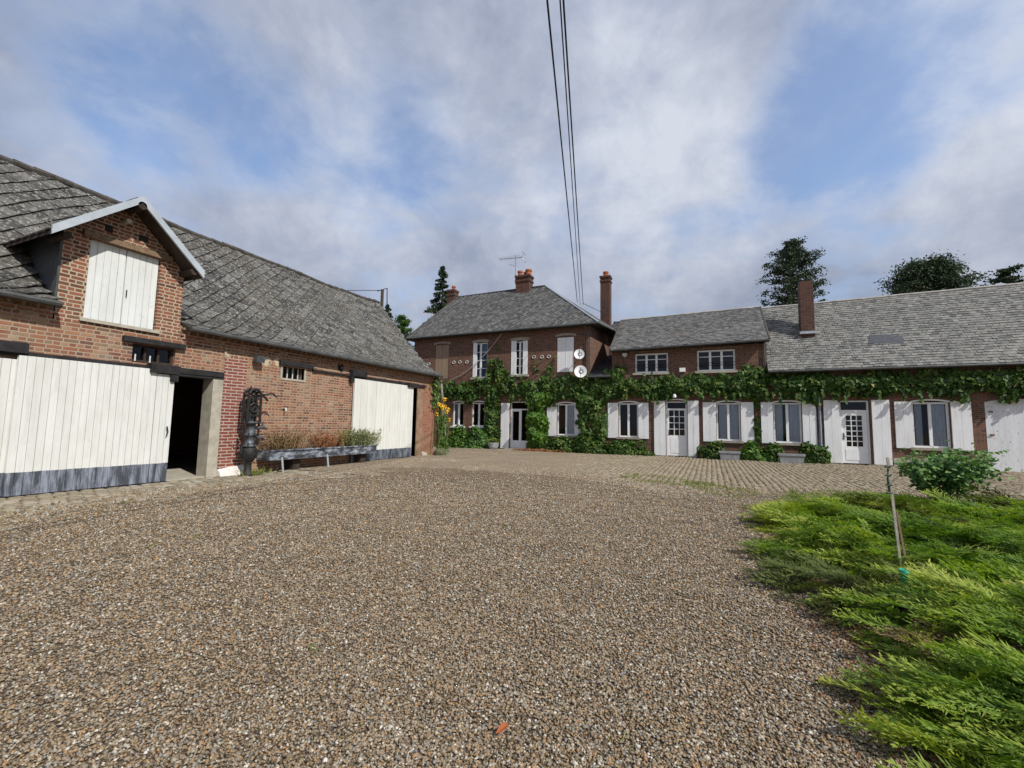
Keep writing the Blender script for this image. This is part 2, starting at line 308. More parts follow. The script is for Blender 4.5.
cobbles('cobbles',-16.5,16,10.5,24.74,.165,.155,M['cobble2'],lambda x,y: y>gyr(x)-1.0 and not (y<18.6 and x<gxl(y)+1.0) and not inbed(x,y) and not(x<-12.05 and y<18.4),2,False)
# gravel sheet as a height field that dips under the cobbles at its edge
nx,ny=190,170; xs=np.linspace(-10.6,9,nx); ys=np.linspace(-4,14.8,ny); X,Y=np.meshgrid(xs,ys)
ex=-9.2-.09*np.maximum(0,Y-3)+.35*np.sin(Y*.9); ey=12.6+.0175*(X+1)**2+.35*np.sin(X*.8)-.9*np.exp(-(X/2.2)**2)
d=np.minimum(X-ex,ey-Y)
Z=np.clip(.012+d*.022,-.05,.045)+(fbm(X*.8,Y*.8,3)-.5)*.03+(vnoise(X*4,Y*4,9)-.5)*.018+(fbm(X*2.4,Y*2.4,19)-.5)*.03
V=np.stack([X,Y,Z],-1).reshape(-1,3); idx=np.arange(nx*ny).reshape(ny,nx)
F=np.stack([idx[:-1,:-1],idx[:-1,1:],idx[1:,1:],idx[1:,:-1]],-1).reshape(-1,4)
tag(npmesh('gravel_yard',V,F,M['gravel'],smooth=True),kind='structure')
def gz(x,y):
    ex=-9.2-.09*np.maximum(0,y-3)+.35*np.sin(y*.9); ey=12.6+.0175*(x+1)**2+.35*np.sin(x*.8)-.9*np.exp(-(x/2.2)**2); d=np.minimum(x-ex,ey-y)
    return np.clip(.012+d*.022,-.05,.045)+(fbm(x*.8,y*.8,3)-.5)*.03+(vnoise(x*4,y*4,9)-.5)*.018+(fbm(x*2.4,y*2.4,19)-.5)*.03
# loose pebbles: density falls with distance from the near edge
def gxl_(y): return -9.2-.09*np.maximum(0,y-3)+.35*np.sin(y*.9)
def pebbles(n,seed):
    rr=np.random.RandomState(seed); r=1.4+rr.rand(n)**1.2*13.0; a=np.radians(rr.uniform(60,170,n)); a2=a  # angle about camera, 0 = +x
    x=r*np.cos(a2)*1.0; y=r*np.sin(a2)
    k=(x>gxl_(y)+.1)&(y<12.6)&~((x>1.5)&(y>2))&(rr.rand(n)<np.clip((15-r)/6,0,1)); x=x[k];y=y[k]; r=r[k]; m=len(x)
    s=(.0056+.0064*rr.rand(m)**2)*(1+.11*np.maximum(0,r-2)); big=rr.rand(m)<.006; s[big]*=1.6
    B=np.array([(1,0,0),(0,1,0),(-1,0,0),(0,-1,0),(0,0,1),(0,0,-.4)],float); FF=np.array([(0,1,4),(1,2,4),(2,3,4),(3,0,4),(1,0,5),(2,1,5),(3,2,5),(0,3,5)])
    ang=rr.uniform(0,6.28,m); sc3=np.stack([s*rr.uniform(.9,1.6,m),s*rr.uniform(.7,1.1,m),s*rr.uniform(.5,.9,m)],-1)
    P=B[None]*sc3[:,None]*(1+rr.uniform(-.25,.25,(m,6,3))); c,si=np.cos(ang),np.sin(ang)
    tx=rr.uniform(-.4,.4,m); P[:,:,2]+=P[:,:,0]*tx[:,None]*.6
    x2=P[:,:,0]*c[:,None]-P[:,:,1]*si[:,None]; y2=P[:,:,0]*si[:,None]+P[:,:,1]*c[:,None]
    V=np.stack([x2+x[:,None],y2+y[:,None],P[:,:,2]+(gz(x,y)+.006)[:,None]],-1).reshape(-1,3)
    F=(FF[None]+6*np.arange(m)[:,None,None]).reshape(-1,3)
    return npmesh('gravel_pebbles',V,F,M['pebble'])
tag(pebbles(400000,5),kind='stuff')
def stray(n,seed):
    rr=np.random.RandomState(seed); h=n//2; y=np.concatenate([rr.uniform(1.5,16,h),np.zeros(n-h)]); x=np.concatenate([gxl_(y[:h])-np.abs(rr.normal(0,.55,h)),rr.uniform(-8,6,n-h)])
    y[h:]=12.4+.0175*(x[h:]+1)**2+.35*np.sin(x[h:]*.8)-.9*np.exp(-(x[h:]/2.2)**2)+np.abs(rr.normal(0,.8,n-h)); k=(x>-12)&~((x>1.2)&(y<13.6)); x=x[k];y=y[k];m=len(x)
    s_=rr.uniform(.010,.024,m); B=np.array([(1,0,0),(0,1,0),(-1,0,0),(0,-1,0),(0,0,1)],float); FF=np.array([(0,1,4),(1,2,4),(2,3,4),(3,0,4)])
    P=B[None]*s_[:,None,None]*(1+rr.uniform(-.3,.3,(m,5,3))); V=(P+np.stack([x,y,np.full(m,.022)],-1)[:,None]).reshape(-1,3)
    return npmesh('stray_pebbles',V,(FF[None]+5*np.arange(m)[:,None,None]).reshape(-1,3),M['pebble'])
tag(stray(16000,6),kind='stuff')
# ------------------------------------------------------------------ wall helpers
def wall(mb,axis,c,a0,a1,z0,z1,holes,depth,sgn):
    """plane axis='y' (a=x) or 'x' (a=y) at c; holes (a0,a1,z0,z1); reveal goes depth*sgn inward"""
    As=sorted({a0,a1,*[h[0] for h in holes],*[h[1] for h in holes]}); Zs=sorted({z0,z1,*[h[2] for h in holes],*[h[3] for h in holes]})
    As=[a for a in As if a0<=a<=a1]; Zs=[z for z in Zs if z0<=z<=z1]
    pt=(lambda a,z,d=0:(a,c+d*sgn,z)) if axis=='y' else (lambda a,z,d=0:(c+d*sgn,a,z))
    for i in range(len(As)-1):
        for j in range(len(Zs)-1):
            am=(As[i]+As[i+1])/2; zm=(Zs[j]+Zs[j+1])/2
            if any(h[0]<am<h[1] and h[2]<zm<h[3] for h in holes): continue
            mb.poly(pt(As[i],Zs[j]),pt(As[i+1],Zs[j]),pt(As[i+1],Zs[j+1]),pt(As[i],Zs[j+1]))
    for h in holes:
        A0,A1,Z0,Z1=h
        for p,q in (((A0,Z0),(A1,Z0)),((A1,Z0),(A1,Z1)),((A1,Z1),(A0,Z1)),((A0,Z1),(A0,Z0))):
            mb.poly(pt(*p),pt(*q),pt(*q,depth),pt(*p,depth))
    return mb
def planks_y(mb,y,x0,x1,z0,z1,w,th,rr,top=None,jit=.004):     # planks on a plane facing -y (front at y)
    n=max(1,round((x1-x0)/w)); w=(x1-x0)/n
    for i in range(n):
        g_=.0008 if th==.04 else .003; a=x0+i*w+g_; b=x0+(i+1)*w-g_; j=rr.uniform(-jit,jit); zt=z1 if top is None else None
        if top: 
            mb.hexa([(a,y+j,z0),(b,y+j,z0),(b,y+th,z0),(a,y+th,z0)],[(a,y+j,top(a)),(b,y+j,top(b)),(b,y+th,top(b)),(a,y+th,top(a))])
        else: mb.box(a,b,y+j,y+th,z0,z1)
    mb.box(x0,x1,y+th-.002,y+th+.02,z0+.01,(z1 if not top else min(top(x0),top(x1)))-.01)
def planks_x(mb,x,y0,y1,z0,z1,w,th,rr,z0b=None,jit=.003,rag=.0):      # planks on a plane facing +x (front at x)
    n=round((y1-y0)/w); w=(y1-y0)/n
    for i in range(n):
        j=rr.uniform(-jit,jit); zz=z0+rr.uniform(0,rag); mb.box(x-th,x+j,y0+i*w+.0035,y0+(i+1)*w-.0035,zz,z1)
    mb.box(x-th-.02,x-th+.002,y0,y1,z0+.02,z1-.01)
# ------------------------------------------------------------------ roof tiling
def tile_surface(fn,ulen,slen,tw,th,mode,inside=None,seed=0,lift=.02):
    """fn(u,s)->(point,normal) ; u along, s up the slope"""
    rr=random.Random(seed); V=[];F=[]
    def put(pts):
        k=len(V)
        for (u,s,l) in pts:
            p,n=fn(u,s); V.append(tuple(p+n*l))
        return k
    if mode=='diamond':
        rows=int(slen/th)+2; cols=int(ulen/(2*tw))+2
        for j in range(rows):
            for i in range(-1,cols):
                cu=(i*2+(j%2))*tw+rr.uniform(-.008,.008); cs=j*th+rr.uniform(-.008,.008)
                if cu<-.02 or cu>ulen+.02 or cs>slen+.02: continue
                if inside and not inside(cu,cs): continue
                r=rr.uniform(-.05,.05); e=1.0; l=lift*(1+rr.uniform(-.3,.5))
                cl=lambda u:min(max(u,-.03),ulen+.03); cs2=lambda s:min(max(s,-.03),slen)
                b=(cl(cu+r*th),cs2(cs-th*e)); rt=(cl(cu+tw*e),cs2(cs+r*tw)); tp=(cl(cu-r*th),cs2(cs+th*.98)); lf=(cl(cu-tw*e),cs2(cs-r*tw))
                k=put([(*b,l*1.2),(*rt,l*1.05),(*tp,.004),(*lf,l*.25),(*b,l*1.2-.022),(*rt,l*1.05-.022),(*lf,l*.25-.014)])
                F.append((k,k+1,k+2,k+3)); F.append((k+4,k+5,k+1,k)); F.append((k+6,k+4,k,k+3))
    else:
        rows=int(slen/th)+1; cols=int(ulen/tw)+2
        for j in range(rows):
            for i in range(-1,cols):
                u0=(i+.5*(j%2))*tw; u1=u0+tw*.96; s0=j*th; s1=s0+th*1.08
                u0+=rr.uniform(-.012,.012); s0+=rr.uniform(-.02,.012); l=lift*(1+rr.uniform(-.35,.6))
                if inside and not inside((u0+u1)/2,(s0+s1)/2): continue
                u0=max(u0,0);u1=min(u1,ulen);s1=min(s1,slen)
                if u1-u0<.04 or s1-s0<.02: continue
                k=put([(u0,s0,l),(u1,s0,l+rr.uniform(-.006,.006)),(u1,s1,.002),(u0,s1,.002),(u0,s0,l-.02),(u1,s0,l-.02)])
                F.append((k,k+1,k+2,k+3)); F.append((k+4,k+5,k+1,k))
    return V,F
def mk(name,VF,mat,parent,org):
    V,F=VF; m=MB(); m.v=V; m.f=F; return m.build(name,mat,parent,org)
def planar(o,du,ds):
    o=Vector(o);du=Vector(du).normalized();ds=Vector(ds).normalized();n=du.cross(ds).normalized()
    if n.z<0: n=-n
    return lambda u,s:(o+du*u+ds*s,n)
# ================================================================== BARN
O=(XB,6,0); barn=thing('barn',O,'long brick barn with mossy diamond slate roof and big white sliding doors','barn')
Y0,Y1=-6.,18.05
w=MB()
H=[(6.35,7.6,-.1,2.6),(5.7,6.6,2.81,3.25),(9.64,10.45,2.84,3.21),(16.2,16.62,-.1,3.1)]
HF=3.86
wall(w,'x',XB,Y0,17.1,-.1,3.5,H,.4,-1); wall(w,'x',XB,Y0,4.3,3.5,HF,[],.4,-1); wall(w,'x',XB,6.65,17.1,3.5,HF,[],.4,-1)
o=w.build('wall',M['brick_barn'],barn,O)
w=MB(); wall(w,'x',XB+.004,17.1,Y1,-.1,HF,[],.1,-1); w.poly((XB,Y1,-.1),(-20,Y1,-.1),(-20,Y1,3.8),(-16,Y1,7.7),(-14.86,Y1,6.45),(-13.85,Y1,5.25),(-12.6,Y1,4.05),(XB,Y1,3.86))
w.poly((XB,Y0,-.1),(-20,Y0,-.1),(-20,Y0,3.8),(-16,Y0,7.7),(XB,Y0,3.86)); w.box(-20.2,-20,Y0,Y1,-.1,3.9); w.build('corner_brickwork',M['brick_end'],barn,O)
# interior floor and back
m=MB(); m.box(-20,XB-.05,Y0,Y1,-.02,.03); m.build('floor',M['concrete'],barn,O)
# roof
prof=[(-11.80,3.80),(-12.45,4.08),(-13.1,4.60),(-13.85,5.36),(-14.4,6.0),(-14.86,6.56),(-15.5,7.22),(-16.0,7.80)]
cum=[0]
for i in range(1,len(prof)): cum.append(cum[-1]+math.dist(prof[i],prof[i-1]))
def sag(y): return -.06*math.sin((y+6)/24*math.pi*3)-.03*math.sin(y*.9)-.018*math.sin(y*2.3)
def bfn(u,s):
    y=Y0-.1+u; s=max(-.05,min(s,cum[-1]))
    for i in range(len(prof)-1):
        if s<=cum[i+1] or i==len(prof)-2:
            t=(s-cum[i])/(cum[i+1]-cum[i]); x=prof[i][0]+(prof[i+1][0]-prof[i][0])*t; z=prof[i][1]+(prof[i+1][1]-prof[i][1])*t
            dx=prof[i+1][0]-prof[i][0]; dz=prof[i+1][1]-prof[i][1]; n=Vector((dz,0,-dx)).normalized(); return Vector((x,y,z+sag(y)*(s/cum[-1])*.8)),n
def dorm_in(u,s):
    y=Y0-.1+u; p,_=bfn(u,s); 
    return not (4.28<y<6.72 and p.z<6.3-1.0*abs(y-5.42) )
m=MB(); m0=MB(); ULEN=Y1+.1-(Y0-.1)+.1
segs=[y for y in np.arange(Y0-.1,Y1+.16,.6)]+[Y1+.15]; segs=sorted(set([round(float(a),3) for a in segs]+[4.3,6.7]))
for a,b in zip(segs[:-1],segs[1:]):
    for i in range(len(prof)-1):
        if 4.29<(a+b)/2<6.71 and prof[i][1]<5.2: continue
        p=[bfn(a-Y0+.1,cum[i]+.001)[0],bfn(b-Y0+.1,cum[i]+.001)[0],bfn(b-Y0+.1,cum[i+1]-.001)[0],bfn(a-Y0+.1,cum[i+1]-.001)[0]]
        q=[v-Vector((0,0,.06)) for v in p]; m.hexa(q,p)
m.box(-20.3,-20.0,Y0,Y1,3.7,3.9); m.hexa([(-20.3,Y0-.1,3.6),(-20.3,Y1+.1,3.6),(-16,Y1+.1,7.72),(-16,Y0-.1,7.72)],[(-20.3,Y0-.1,3.7),(-20.3,Y1+.1,3.7),(-16,Y1+.1,7.82),(-16,Y0-.1,7.82)])
roof=m.build('roof',M['deck'],barn,O)
mk('slates',tile_surface(bfn,ULEN+.1,cum[-1],.21,.21,'diamond',dorm_in,3,.036),M['tile_barn'],roof,O)
m=MB(); y=Y0
while y<Y1+.1: 
    z=7.83+sag(y); m.tube([(-16.02,y,z),(-16.02,y+.40,z+R.uniform(-.01,.015))],[.10,.085],8); y+=.38
m.build('ridge_tiles',M['ridge_dark'],roof,O)
m=MB()
for a,b in ((Y0,4.28),(6.72,Y1+.1)): m.tube([(-11.76,a,3.76),(-11.76,b,3.76)],.062,8)
m.build('gutter',M['gutter'],roof,O)
# dogtooth cornice
m=MB()
for (za,pr,ph) in ((3.66,.09,0),(3.52,.06,.1)):
    y=-2.+ph
    while y<17.9:
        if not 4.2<y<6.7: 
            for q in ((0,),): m.hexa([(XB,y,za),(XB+pr,y+.06,za),(XB+pr,y+.06,za),(XB,y+.12,za)],[(XB,y,za+.085),(XB+pr,y+.06,za+.085),(XB+pr,y+.06,za+.085),(XB,y+.12,za+.085)])
        y+=.2
for a,b in ((-2,4.3),(6.68,17.9)): m.box(XB-.01,XB+.055,a,b,3.595,3.65); m.box(XB-.01,XB+.13,a,b,3.75,3.80)
m.build('cornice',M['brick_barn'],barn,O)
# dormer
DY=5.37; dx=-11.55
dormer=MB(); 
wall(dormer,'x',XB+.003,4.32,6.65,3.5,5.36,[(4.77,6.12,3.62,5.36)],.3,-1)
dormer.poly((XB+.003,4.32,5.36),(XB+.003,6.65,5.36),(XB+.003,DY,6.38))
dob=dormer.build('dormer',M['brick_dormer'],barn,O)
for yy in (4.32,6.65): m=MB(); m.poly((XB,yy,3.6),(-13.9,yy,5.2),(-14.3,yy,5.36),(XB,yy,5.36)); m.build('cheek',M['slate_wall'],dob,O)
m=MB(); m.box(XB-.02,XB+.012,4.29,4.33,3.9,5.3); m.build('corner_flashing',M['gutter'],dob,O)
m=MB()
sl=(6.47-5.12)/1.42
for sg in (-1,1):
    ye=DY+sg*1.42; ze=5.12; a=(dx,DY,6.47); b=(dx,ye,ze)
    m.hexa([(dx,DY,6.40),(-15.3,DY,6.40),(-15.3,ye,ze-.07),(dx,ye,ze-.07)],[(dx,DY,6.47),(-15.3,DY,6.47),(-15.3,ye,ze),(dx,ye,ze)])
dr=m.build('dormer_roof',M['timber_dark'],dob,O)
for sg in (-1,1):
    ye=DY+sg*1.42; fn=planar((-15.0,ye,5.13),(1,0,0),(0,-sg,sl)); mk('slates',tile_surface(fn,3.38,math.hypot(1.42,1.35),.15,.15,'diamond',None,9+sg,.02),M['tile_barn'],dr,O)
for sg in (-1,1):
    m=MB(); ye=DY+sg*1.42; ze=5.14; m.hexa([(dx-.02,DY,6.33),(dx+.03,DY,6.33),(dx+.03,ye,ze-.10),(dx-.02,ye,ze-.10)],[(dx-.02,DY,6.50),(dx+.03,DY,6.50),(dx+.03,ye,ze+.09),(dx-.02,ye,ze+.09)])
    m.build('bargeboard',M['zinc_light'],dob,O)
m=MB(); m.box(XB-.1,XB+.09,4.62,6.32,5.37,5.49); m.build('lintel_beam',M['timber'],dob,O)
for (yy,zz,r_,L) in ((DY,6.27,.09,.58),(6.6,5.16,.085,.5),(4.25,5.16,.07,.4)):
    m=MB(); m.tube([(XB-.3,yy,zz),(XB+L,yy,zz)],r_,8); m.build('purlin',M['timber_dark'],dob,O)
m=MB(); m.tube([(XB+.25,5.30,5.94),(XB-.1,5.30,5.94)],.055,8); m.build('pulley_stub',M['concrete'],dob,O)
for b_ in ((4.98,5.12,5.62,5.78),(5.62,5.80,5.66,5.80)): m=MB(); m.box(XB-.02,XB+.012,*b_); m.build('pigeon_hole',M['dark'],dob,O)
for a,b in ((4.79,5.44),(5.455,6.10)):
    m=MB(); planks_x(m,XB-.06,a,b,3.64,5.355,.13,.035,R); m.build('loft_door',M['door_loft'],dob,O)
m=MB(); m.tube([(XB-.03,5.50,4.28),(XB-.03,5.50,4.44)],.012,6); m.build('latch',M['iron'],dob,O)
m=MB(); m.box(XB-.12,XB+.06,4.7,6.2,3.55,3.62); m.build('loft_sill',M['concrete'],dob,O)
# near sliding doors
d1=MB(); planks_x(d1,XB+.16,3.84,6.16,.04,2.68,.125,.05,R); planks_x(d1,XB+.16,6.17,6.55,.04,2.58,.125,.05,R)
dd=d1.build('sliding_door',M['door_near'],barn,O)
m=MB(); m.tube([(XB+.21,6.44,1.12),(XB+.23,6.46,1.2),(XB+.21,6.44,1.34)],.016,6); m.build('handle',M['iron'],dd,O)
m=MB(); m.box(XB+.0,XB+.15,-2,6.56,-.02,.035); m.build('floor_rail',M['black_wood'],barn,O)
d1=MB(); planks_x(d1,XB+.08,-1.5,3.9,.04,2.60,.125,.05,R); d1.build('sliding_door',M['door_near'],barn,O)
m=MB(); m.box(XB,XB+.12,-2,6.2,2.67,2.76); m.box(XB,XB+.2,2.9,3.95,2.72,2.92); m.build('door_rail',M['black_wood'],barn,O)
m=MB(); m.box(XB,XB+.24,6.0,6.62,2.60,2.80); m.box(XB,XB+.22,6.44,6.6,2.42,2.60); m.build('rail_bracket',M['black_wood'],barn,O)
# upper small window by dormer
m=MB(); m.box(XB-.05,XB+.11,5.48,6.78,3.26,3.38); m.build('window_lintel',M['black_wood'],barn,O)
m=MB(); y0,y1,z0,z1=5.7,6.6,2.83,3.25; X_=XB-.14
m.box(X_,X_+.05,y0,y1,z0,z0+.05);m.box(X_,X_+.05,y0,y1,z1-.05,z1)
for yy in (y0,y0+.28,y0+.56,y1-.05): m.box(X_,X_+.05,yy,yy+.045,z0+.05,z1-.05)
fw=m.build('window',M['timber_dark'],barn,O); m=MB(); m.poly((X_-.01,y0,z0),(X_-.01,y1,z0),(X_-.01,y1,z1),(X_-.01,y0,z1)); m.build('pane',M['glass'],fw,O)
for yy in (5.78,6.08): m=MB(); m.tube([(XB-.03,yy,2.84),(XB-.03,yy,3.0)],.016,6); m.build('bolt',M['plastic'],fw,O)
# opening lintel, posts, pier
m=MB(); m.box(XB-.3,XB+.03,6.6,7.84,2.66,2.80); m.box(XB-.3,XB+.01,6.6,7.84,2.59,2.655); m.build('door_lintel',M['black_wood'],barn,O)
m=MB(); m.box(XB-.40,XB+.02,7.56,7.83,-.02,2.59); m.build('door_post',M['concrete'],barn,O)
m=MB(); m.box(XB-.02,XB+.028,7.835,8.47,.2,3.27); pier=m.build('pier',M['brick_pier'],barn,O); pier['label']='strip of wall painted bright red with white joints'
m=MB(); m.hexa([(XB-.02,7.84,-.03),(XB+.17,7.84,-.03),(XB+.17,8.52,-.03),(XB-.02,8.52,-.03)],[(XB-.02,7.84,.2),(XB+.12,7.84,.14),(XB+.10,8.52,.27),(XB-.02,8.52,.27)]); m.build('pier_foot',M['whitewash'],pier,O)
t=NT('flaking_plaster'); p=t.pos(); t.t.links.new(t.ramp(t.noise(p,3.2,5,.7),[(.50,0.),(.58,1.)]),t.b.inputs['Alpha']); M['plaster']=t.done((.52,.43,.31),.95)
m=MB(); m.poly((XB+.033,7.8,3.1),(XB+.033,8.5,3.1),(XB+.033,8.5,3.5),(XB+.033,7.8,3.5)); m.poly((XB+.006,8.7,3.0),(XB+.006,9.5,3.0),(XB+.006,9.5,3.45),(XB+.006,8.7,3.45)); m.build('plaster_patch',M['plaster'],barn,O)
# far small window
m=MB(); m.box(XB-.04,XB+.10,9.5,10.75,3.24,3.37); m.build('window_lintel',M['black_wood'],barn,O)
m=MB(); y0,y1,z0,z1=9.64,10.45,2.84,3.21
m.box(XB-.1,XB+.02,y0-.07,y0,z0-.06,z1+.02);m.box(XB-.1,XB+.02,y1,y1+.07,z0-.06,z1+.02);m.box(XB-.1,XB+.02,y0,y1,z0-.06,z0)
fw=m.build('window',M['concrete'],barn,O); m=MB()
for i in range(4): m.box(XB-.16,XB-.13,y0+.08+i*.2,y0+.105+i*.2,z0,z1)
m.build('bar',M['plastic'],fw,O); m=MB(); m.poly((XB-.2,y0,z0),(XB-.2,y1,z0),(XB-.2,y1,z1),(XB-.2,y0,z1)); m.build('pane',M['glass'],fw,O)
# far sliding door
m=MB(); m.box(XB,XB+.07,10.76,12.5,3.17,3.24); m.box(XB,XB+.10,12.5,17.2,3.15,3.25); m.build('door_rail',M['black_wood'],barn,O)
m=MB(); m.box(XB,XB+.17,12.45,13.2,3.20,3.42); m.box(XB,XB+.15,12.42,12.55,2.95,3.2); m.build('rail_bracket',M['black_wood'],barn,O)
m=MB(); m.box(XB,XB+.20,15.75,16.5,3.06,3.24); m.build('rail_bracket',M['black_wood'],barn,O)
d1=MB(); planks_x(d1,XB+.12,12.62,16.2,.03,3.12,.17,.05,R,rag=.03); d1.build('sliding_door',M['door_far'],barn,O)
m=MB(); m.box(XB-.5,XB+.03,16.62,17.08,-.02,3.06); m.build('door_post',M['post_wood'],barn,O)
m=MB(); m.hexa([(XB-.02,17.1,-.03),(XB+.08,17.1,-.03),(XB+.08,17.5,-.03),(XB-.02,17.5,-.03)],[(XB-.02,17.1,.22),(XB+.03,17.1,.22),(XB+.03,17.5,.14),(XB-.02,17.5,.14)]); m.build('post_foot',M['concrete'],barn,O)
# ================================================================== HOUSES
def box_shell(m,x0,x1,y0,y1,z0,z1,left=True,right=True):
    if left: m.poly((x0,y0,z0),(x0,y1,z0),(x0,y1,z1),(x0,y0,z1))
    if right: m.poly((x1,y0,z0),(x1,y1,z0),(x1,y1,z1),(x1,y0,z1))
    m.poly((x0,y1,z0),(x1,y1,z0),(x1,y1,z1),(x0,y1,z1))
def room(parent,org,x0,x1,z0,z1):
    m=MB(); y0=YF+.32; y1=YF+2.2
    m.poly((x0,y1,z0),(x1,y1,z0),(x1,y1,z1),(x0,y1,z1)); m.poly((x0,y0,z0),(x0,y1,z0),(x0,y1,z1),(x0,y0,z1)); m.poly((x1,y0,z0),(x1,y1,z0),(x1,y1,z1),(x1,y0,z1)); m.poly((x0,y0,z0),(x1,y0,z0),(x1,y1,z0),(x0,y1,z0)); m.poly((x0,y0,z1),(x1,y0,z1),(x1,y1,z1),(x0,y1,z1)); return m
def window(parent,org,x0,x1,z0,z1,casements=2,bars=0,curtain=None,sill=True,mat='white',fr=.07,arch=True,cs='curtain'):
    y=YF+.10; m=MB(); t_=.06
    m.box(x0,x0+fr,y,y+t_,z0,z1); m.box(x1-fr,x1,y,y+t_,z0,z1); m.box(x0+fr,x1-fr,y,y+t_,z0,z0+fr); m.box(x0+fr,x1-fr,y,y+t_,z1-fr,z1)
    n=casements; wd=(x1-x0-2*fr)/n
    for i in range(1,n):
        xc=x0+fr+i*wd; m.box(xc-.055,xc+.055,y-.012,y+t_,z0+fr,z1-fr)
    for i in range(n):
        a=x0+fr+i*wd; 
        for k in range(1,bars+1):
            zc=z0+fr+(z1-z0-2*fr)*(k/(bars+1) if bars>1 else .72); m.box(a+.03,a+wd-.03,y+.01,y+.04,zc-.018,zc+.018)
    f=m.build('window',M[mat],parent,org)
    p=MB(); p.poly((x0+.02,y+.045,z0+.02),(x1-.02,y+.045,z0+.02),(x1-.02,y+.045,z1-.02),(x0+.02,y+.045,z1-.02)); p.build('pane',M['glass'],f,org)
    if sill: s_=MB(); s_.box(x0-.12,x1+.12,YF-.09,YF+.098,z0-.11,z0-.004); s_.build('sill',M['stone_sill' if sill is True else sill],f,org)
    if arch:
        a=MB(); N=8; h=.075
        for i in range(N):
            u=lambda k:(x0-.02+(x1-x0+.04)*k/N, z1-.0+h*(1-(2*k/N-1)**2))
            (xa,za),(xb,zb)=u(i),u(i+1)
            a.hexa([(xa,YF-.02,za-.01),(xb,YF-.02,zb-.01),(xb,YF+.10,zb-.01),(xa,YF+.10,za-.01)],[(xa,YF-.02,za+.055),(xb,YF-.02,zb+.055),(xb,YF+.10,zb+.055),(xa,YF+.10,za+.055)])
        a.build('window_head',M['white' if arch is True else arch],f,org)
    if curtain:
        for (ca,cb) in curtain:
            c=MB(); N=14; 
            for i in range(N):
                xa=ca+(cb-ca)*i/N; xb=ca+(cb-ca)*(i+1)/N; f1=.025*math.sin(i*2.1); f2=.025*math.sin((i+1)*2.1)
                c.poly((xa,y+.085+f1,z0),(xb,y+.085+f2,z0),(xb,y+.085+f2,z1),(xa,y+.085+f1,z1))
            c.build('curtain',M[cs],f,org)
    return f
def shutter(parent,org,x0,x1,z0,z1,mat='shutter',topfn=None,y=None):
    m=MB(); yy=YF-.07 if y is None else y; planks_y(m,yy,x0,x1,z0,z1,(x1-x0)/max(2,round((x1-x0)/.28)),.035,R,topfn)
    for zz in (z0+.3,z1-.35): m.tube([(x0+.02,yy+.055,zz),(x1-.02,yy+.055,zz)],.01,5) 
    return m.build('shutter',M[mat],parent,org)
# ---------------- main house (two storeys, hipped roof)
HO=(-12,YF,0); house=thing('house',HO,'two storey brick house with grey hipped slate roof, three chimneys and white shutters','house')
HX0,HX1=-18.4,-6.2
holesT=[(-16.7,-15.62,4.42,6.7),(-13.8,-12.79,4.4,6.68),(-11.09,-10.06,4.5,6.62),(-8.18,-7.14,4.6,6.68),
 (-15.2,-14.38,1.33,2.85),(-13.8,-12.85,1.33,2.87),(-11.15,-9.95,.02,2.93),(-8.14,-7.06,.92,2.8)]
w=MB(); wall(w,'y',YF,HX0,HX1,-.1,7.3,holesT,.3,1); box_shell(w,HX0,HX1,YF,31.,-.1,7.3); w.poly((HX1,YF,7.3),(HX1,31,7.3),(HX1,31,7.75)); w.build('wall',M['brick_house'],house,HO)
room(house,HO,HX0+.1,HX1-.1,-.05,3.4).build('room',M['dark'],house,HO); room(house,HO,HX0+.1,HX1-.1,3.8,7.1).build('room',M['dark'],house,HO)
# hipped roof
EX0,EX1,EY0,EY1,EZ=-18.78,-5.62,24.38,31.4,7.20; RY,RZ,RX0,RX1=27.9,10.86,-17.0,-10.08; ER=7.30
def ez(x): return EZ+(ER-EZ)*(x-EX0)/(EX1-EX0)
c4=[Vector((EX0,EY0,EZ)),Vector((EX1,EY0,ER)),Vector((-5.46,EY1,7.89)),Vector((EX0,EY1,EZ))]; ra=Vector((RX0,RY,RZ-.04)); rb=Vector((RX1,RY,RZ+.06))
m=MB(); m.poly(c4[0],c4[1],rb,ra); m.poly(c4[1],c4[2],rb); m.poly(c4[2],c4[3],ra,rb); m.poly(c4[3],c4[0],ra)
m.poly(*[c-Vector((0,0,.10)) for c in c4]); 
for i in range(4): a,b=c4[i],c4[(i+1)%4]; m.poly(a,b,b-Vector((0,0,.10)),a-Vector((0,0,.10)))
roof=m.build('roof',M['deck'],house,HO)
def trif(a,b,c,d=None):   # surface on polygon a->b eave, top c(,d)
    du=(b-a).normalized(); n=(b-a).cross(c-a).normalized(); n=n if n.z>0 else -n; ds=n.cross(du); ds=ds if ds.z>0 else -ds
    poly=[((p-a).dot(du),(p-a).dot(ds)) for p in ([a,b,c] if d is None else [a,b,c,d])]
    def ins(u,s,po=poly):
        s=max(s,.01); inside=False; j=len(po)-1
        for i in range(len(po)):
            if (po[i][1]>s)!=(po[j][1]>s) and u<(po[j][0]-po[i][0])*(s-po[i][1])/(po[j][1]-po[i][1])+po[i][0]: inside=not inside
            j=i
        return inside
    return (lambda u,s:(a+du*u+ds*s,n)),(b-a).length,max(p[1] for p in poly),ins
for args in ((c4[0],c4[1],rb,ra),(c4[1],c4[2],rb),(c4[3],c4[0],ra)):
    fn,ul,sl_,ins=trif(*args); mk('slates',tile_surface(fn,ul,sl_,.17,.17,'diamond',ins,5,.022),M['tile_house'],roof,HO)
m=MB(); m.tube([c4[1]+Vector((0,0,.03)),rb+Vector((0,0,.04))],.055,6); m.build('hip_flashing',M['zinc'],roof,HO)
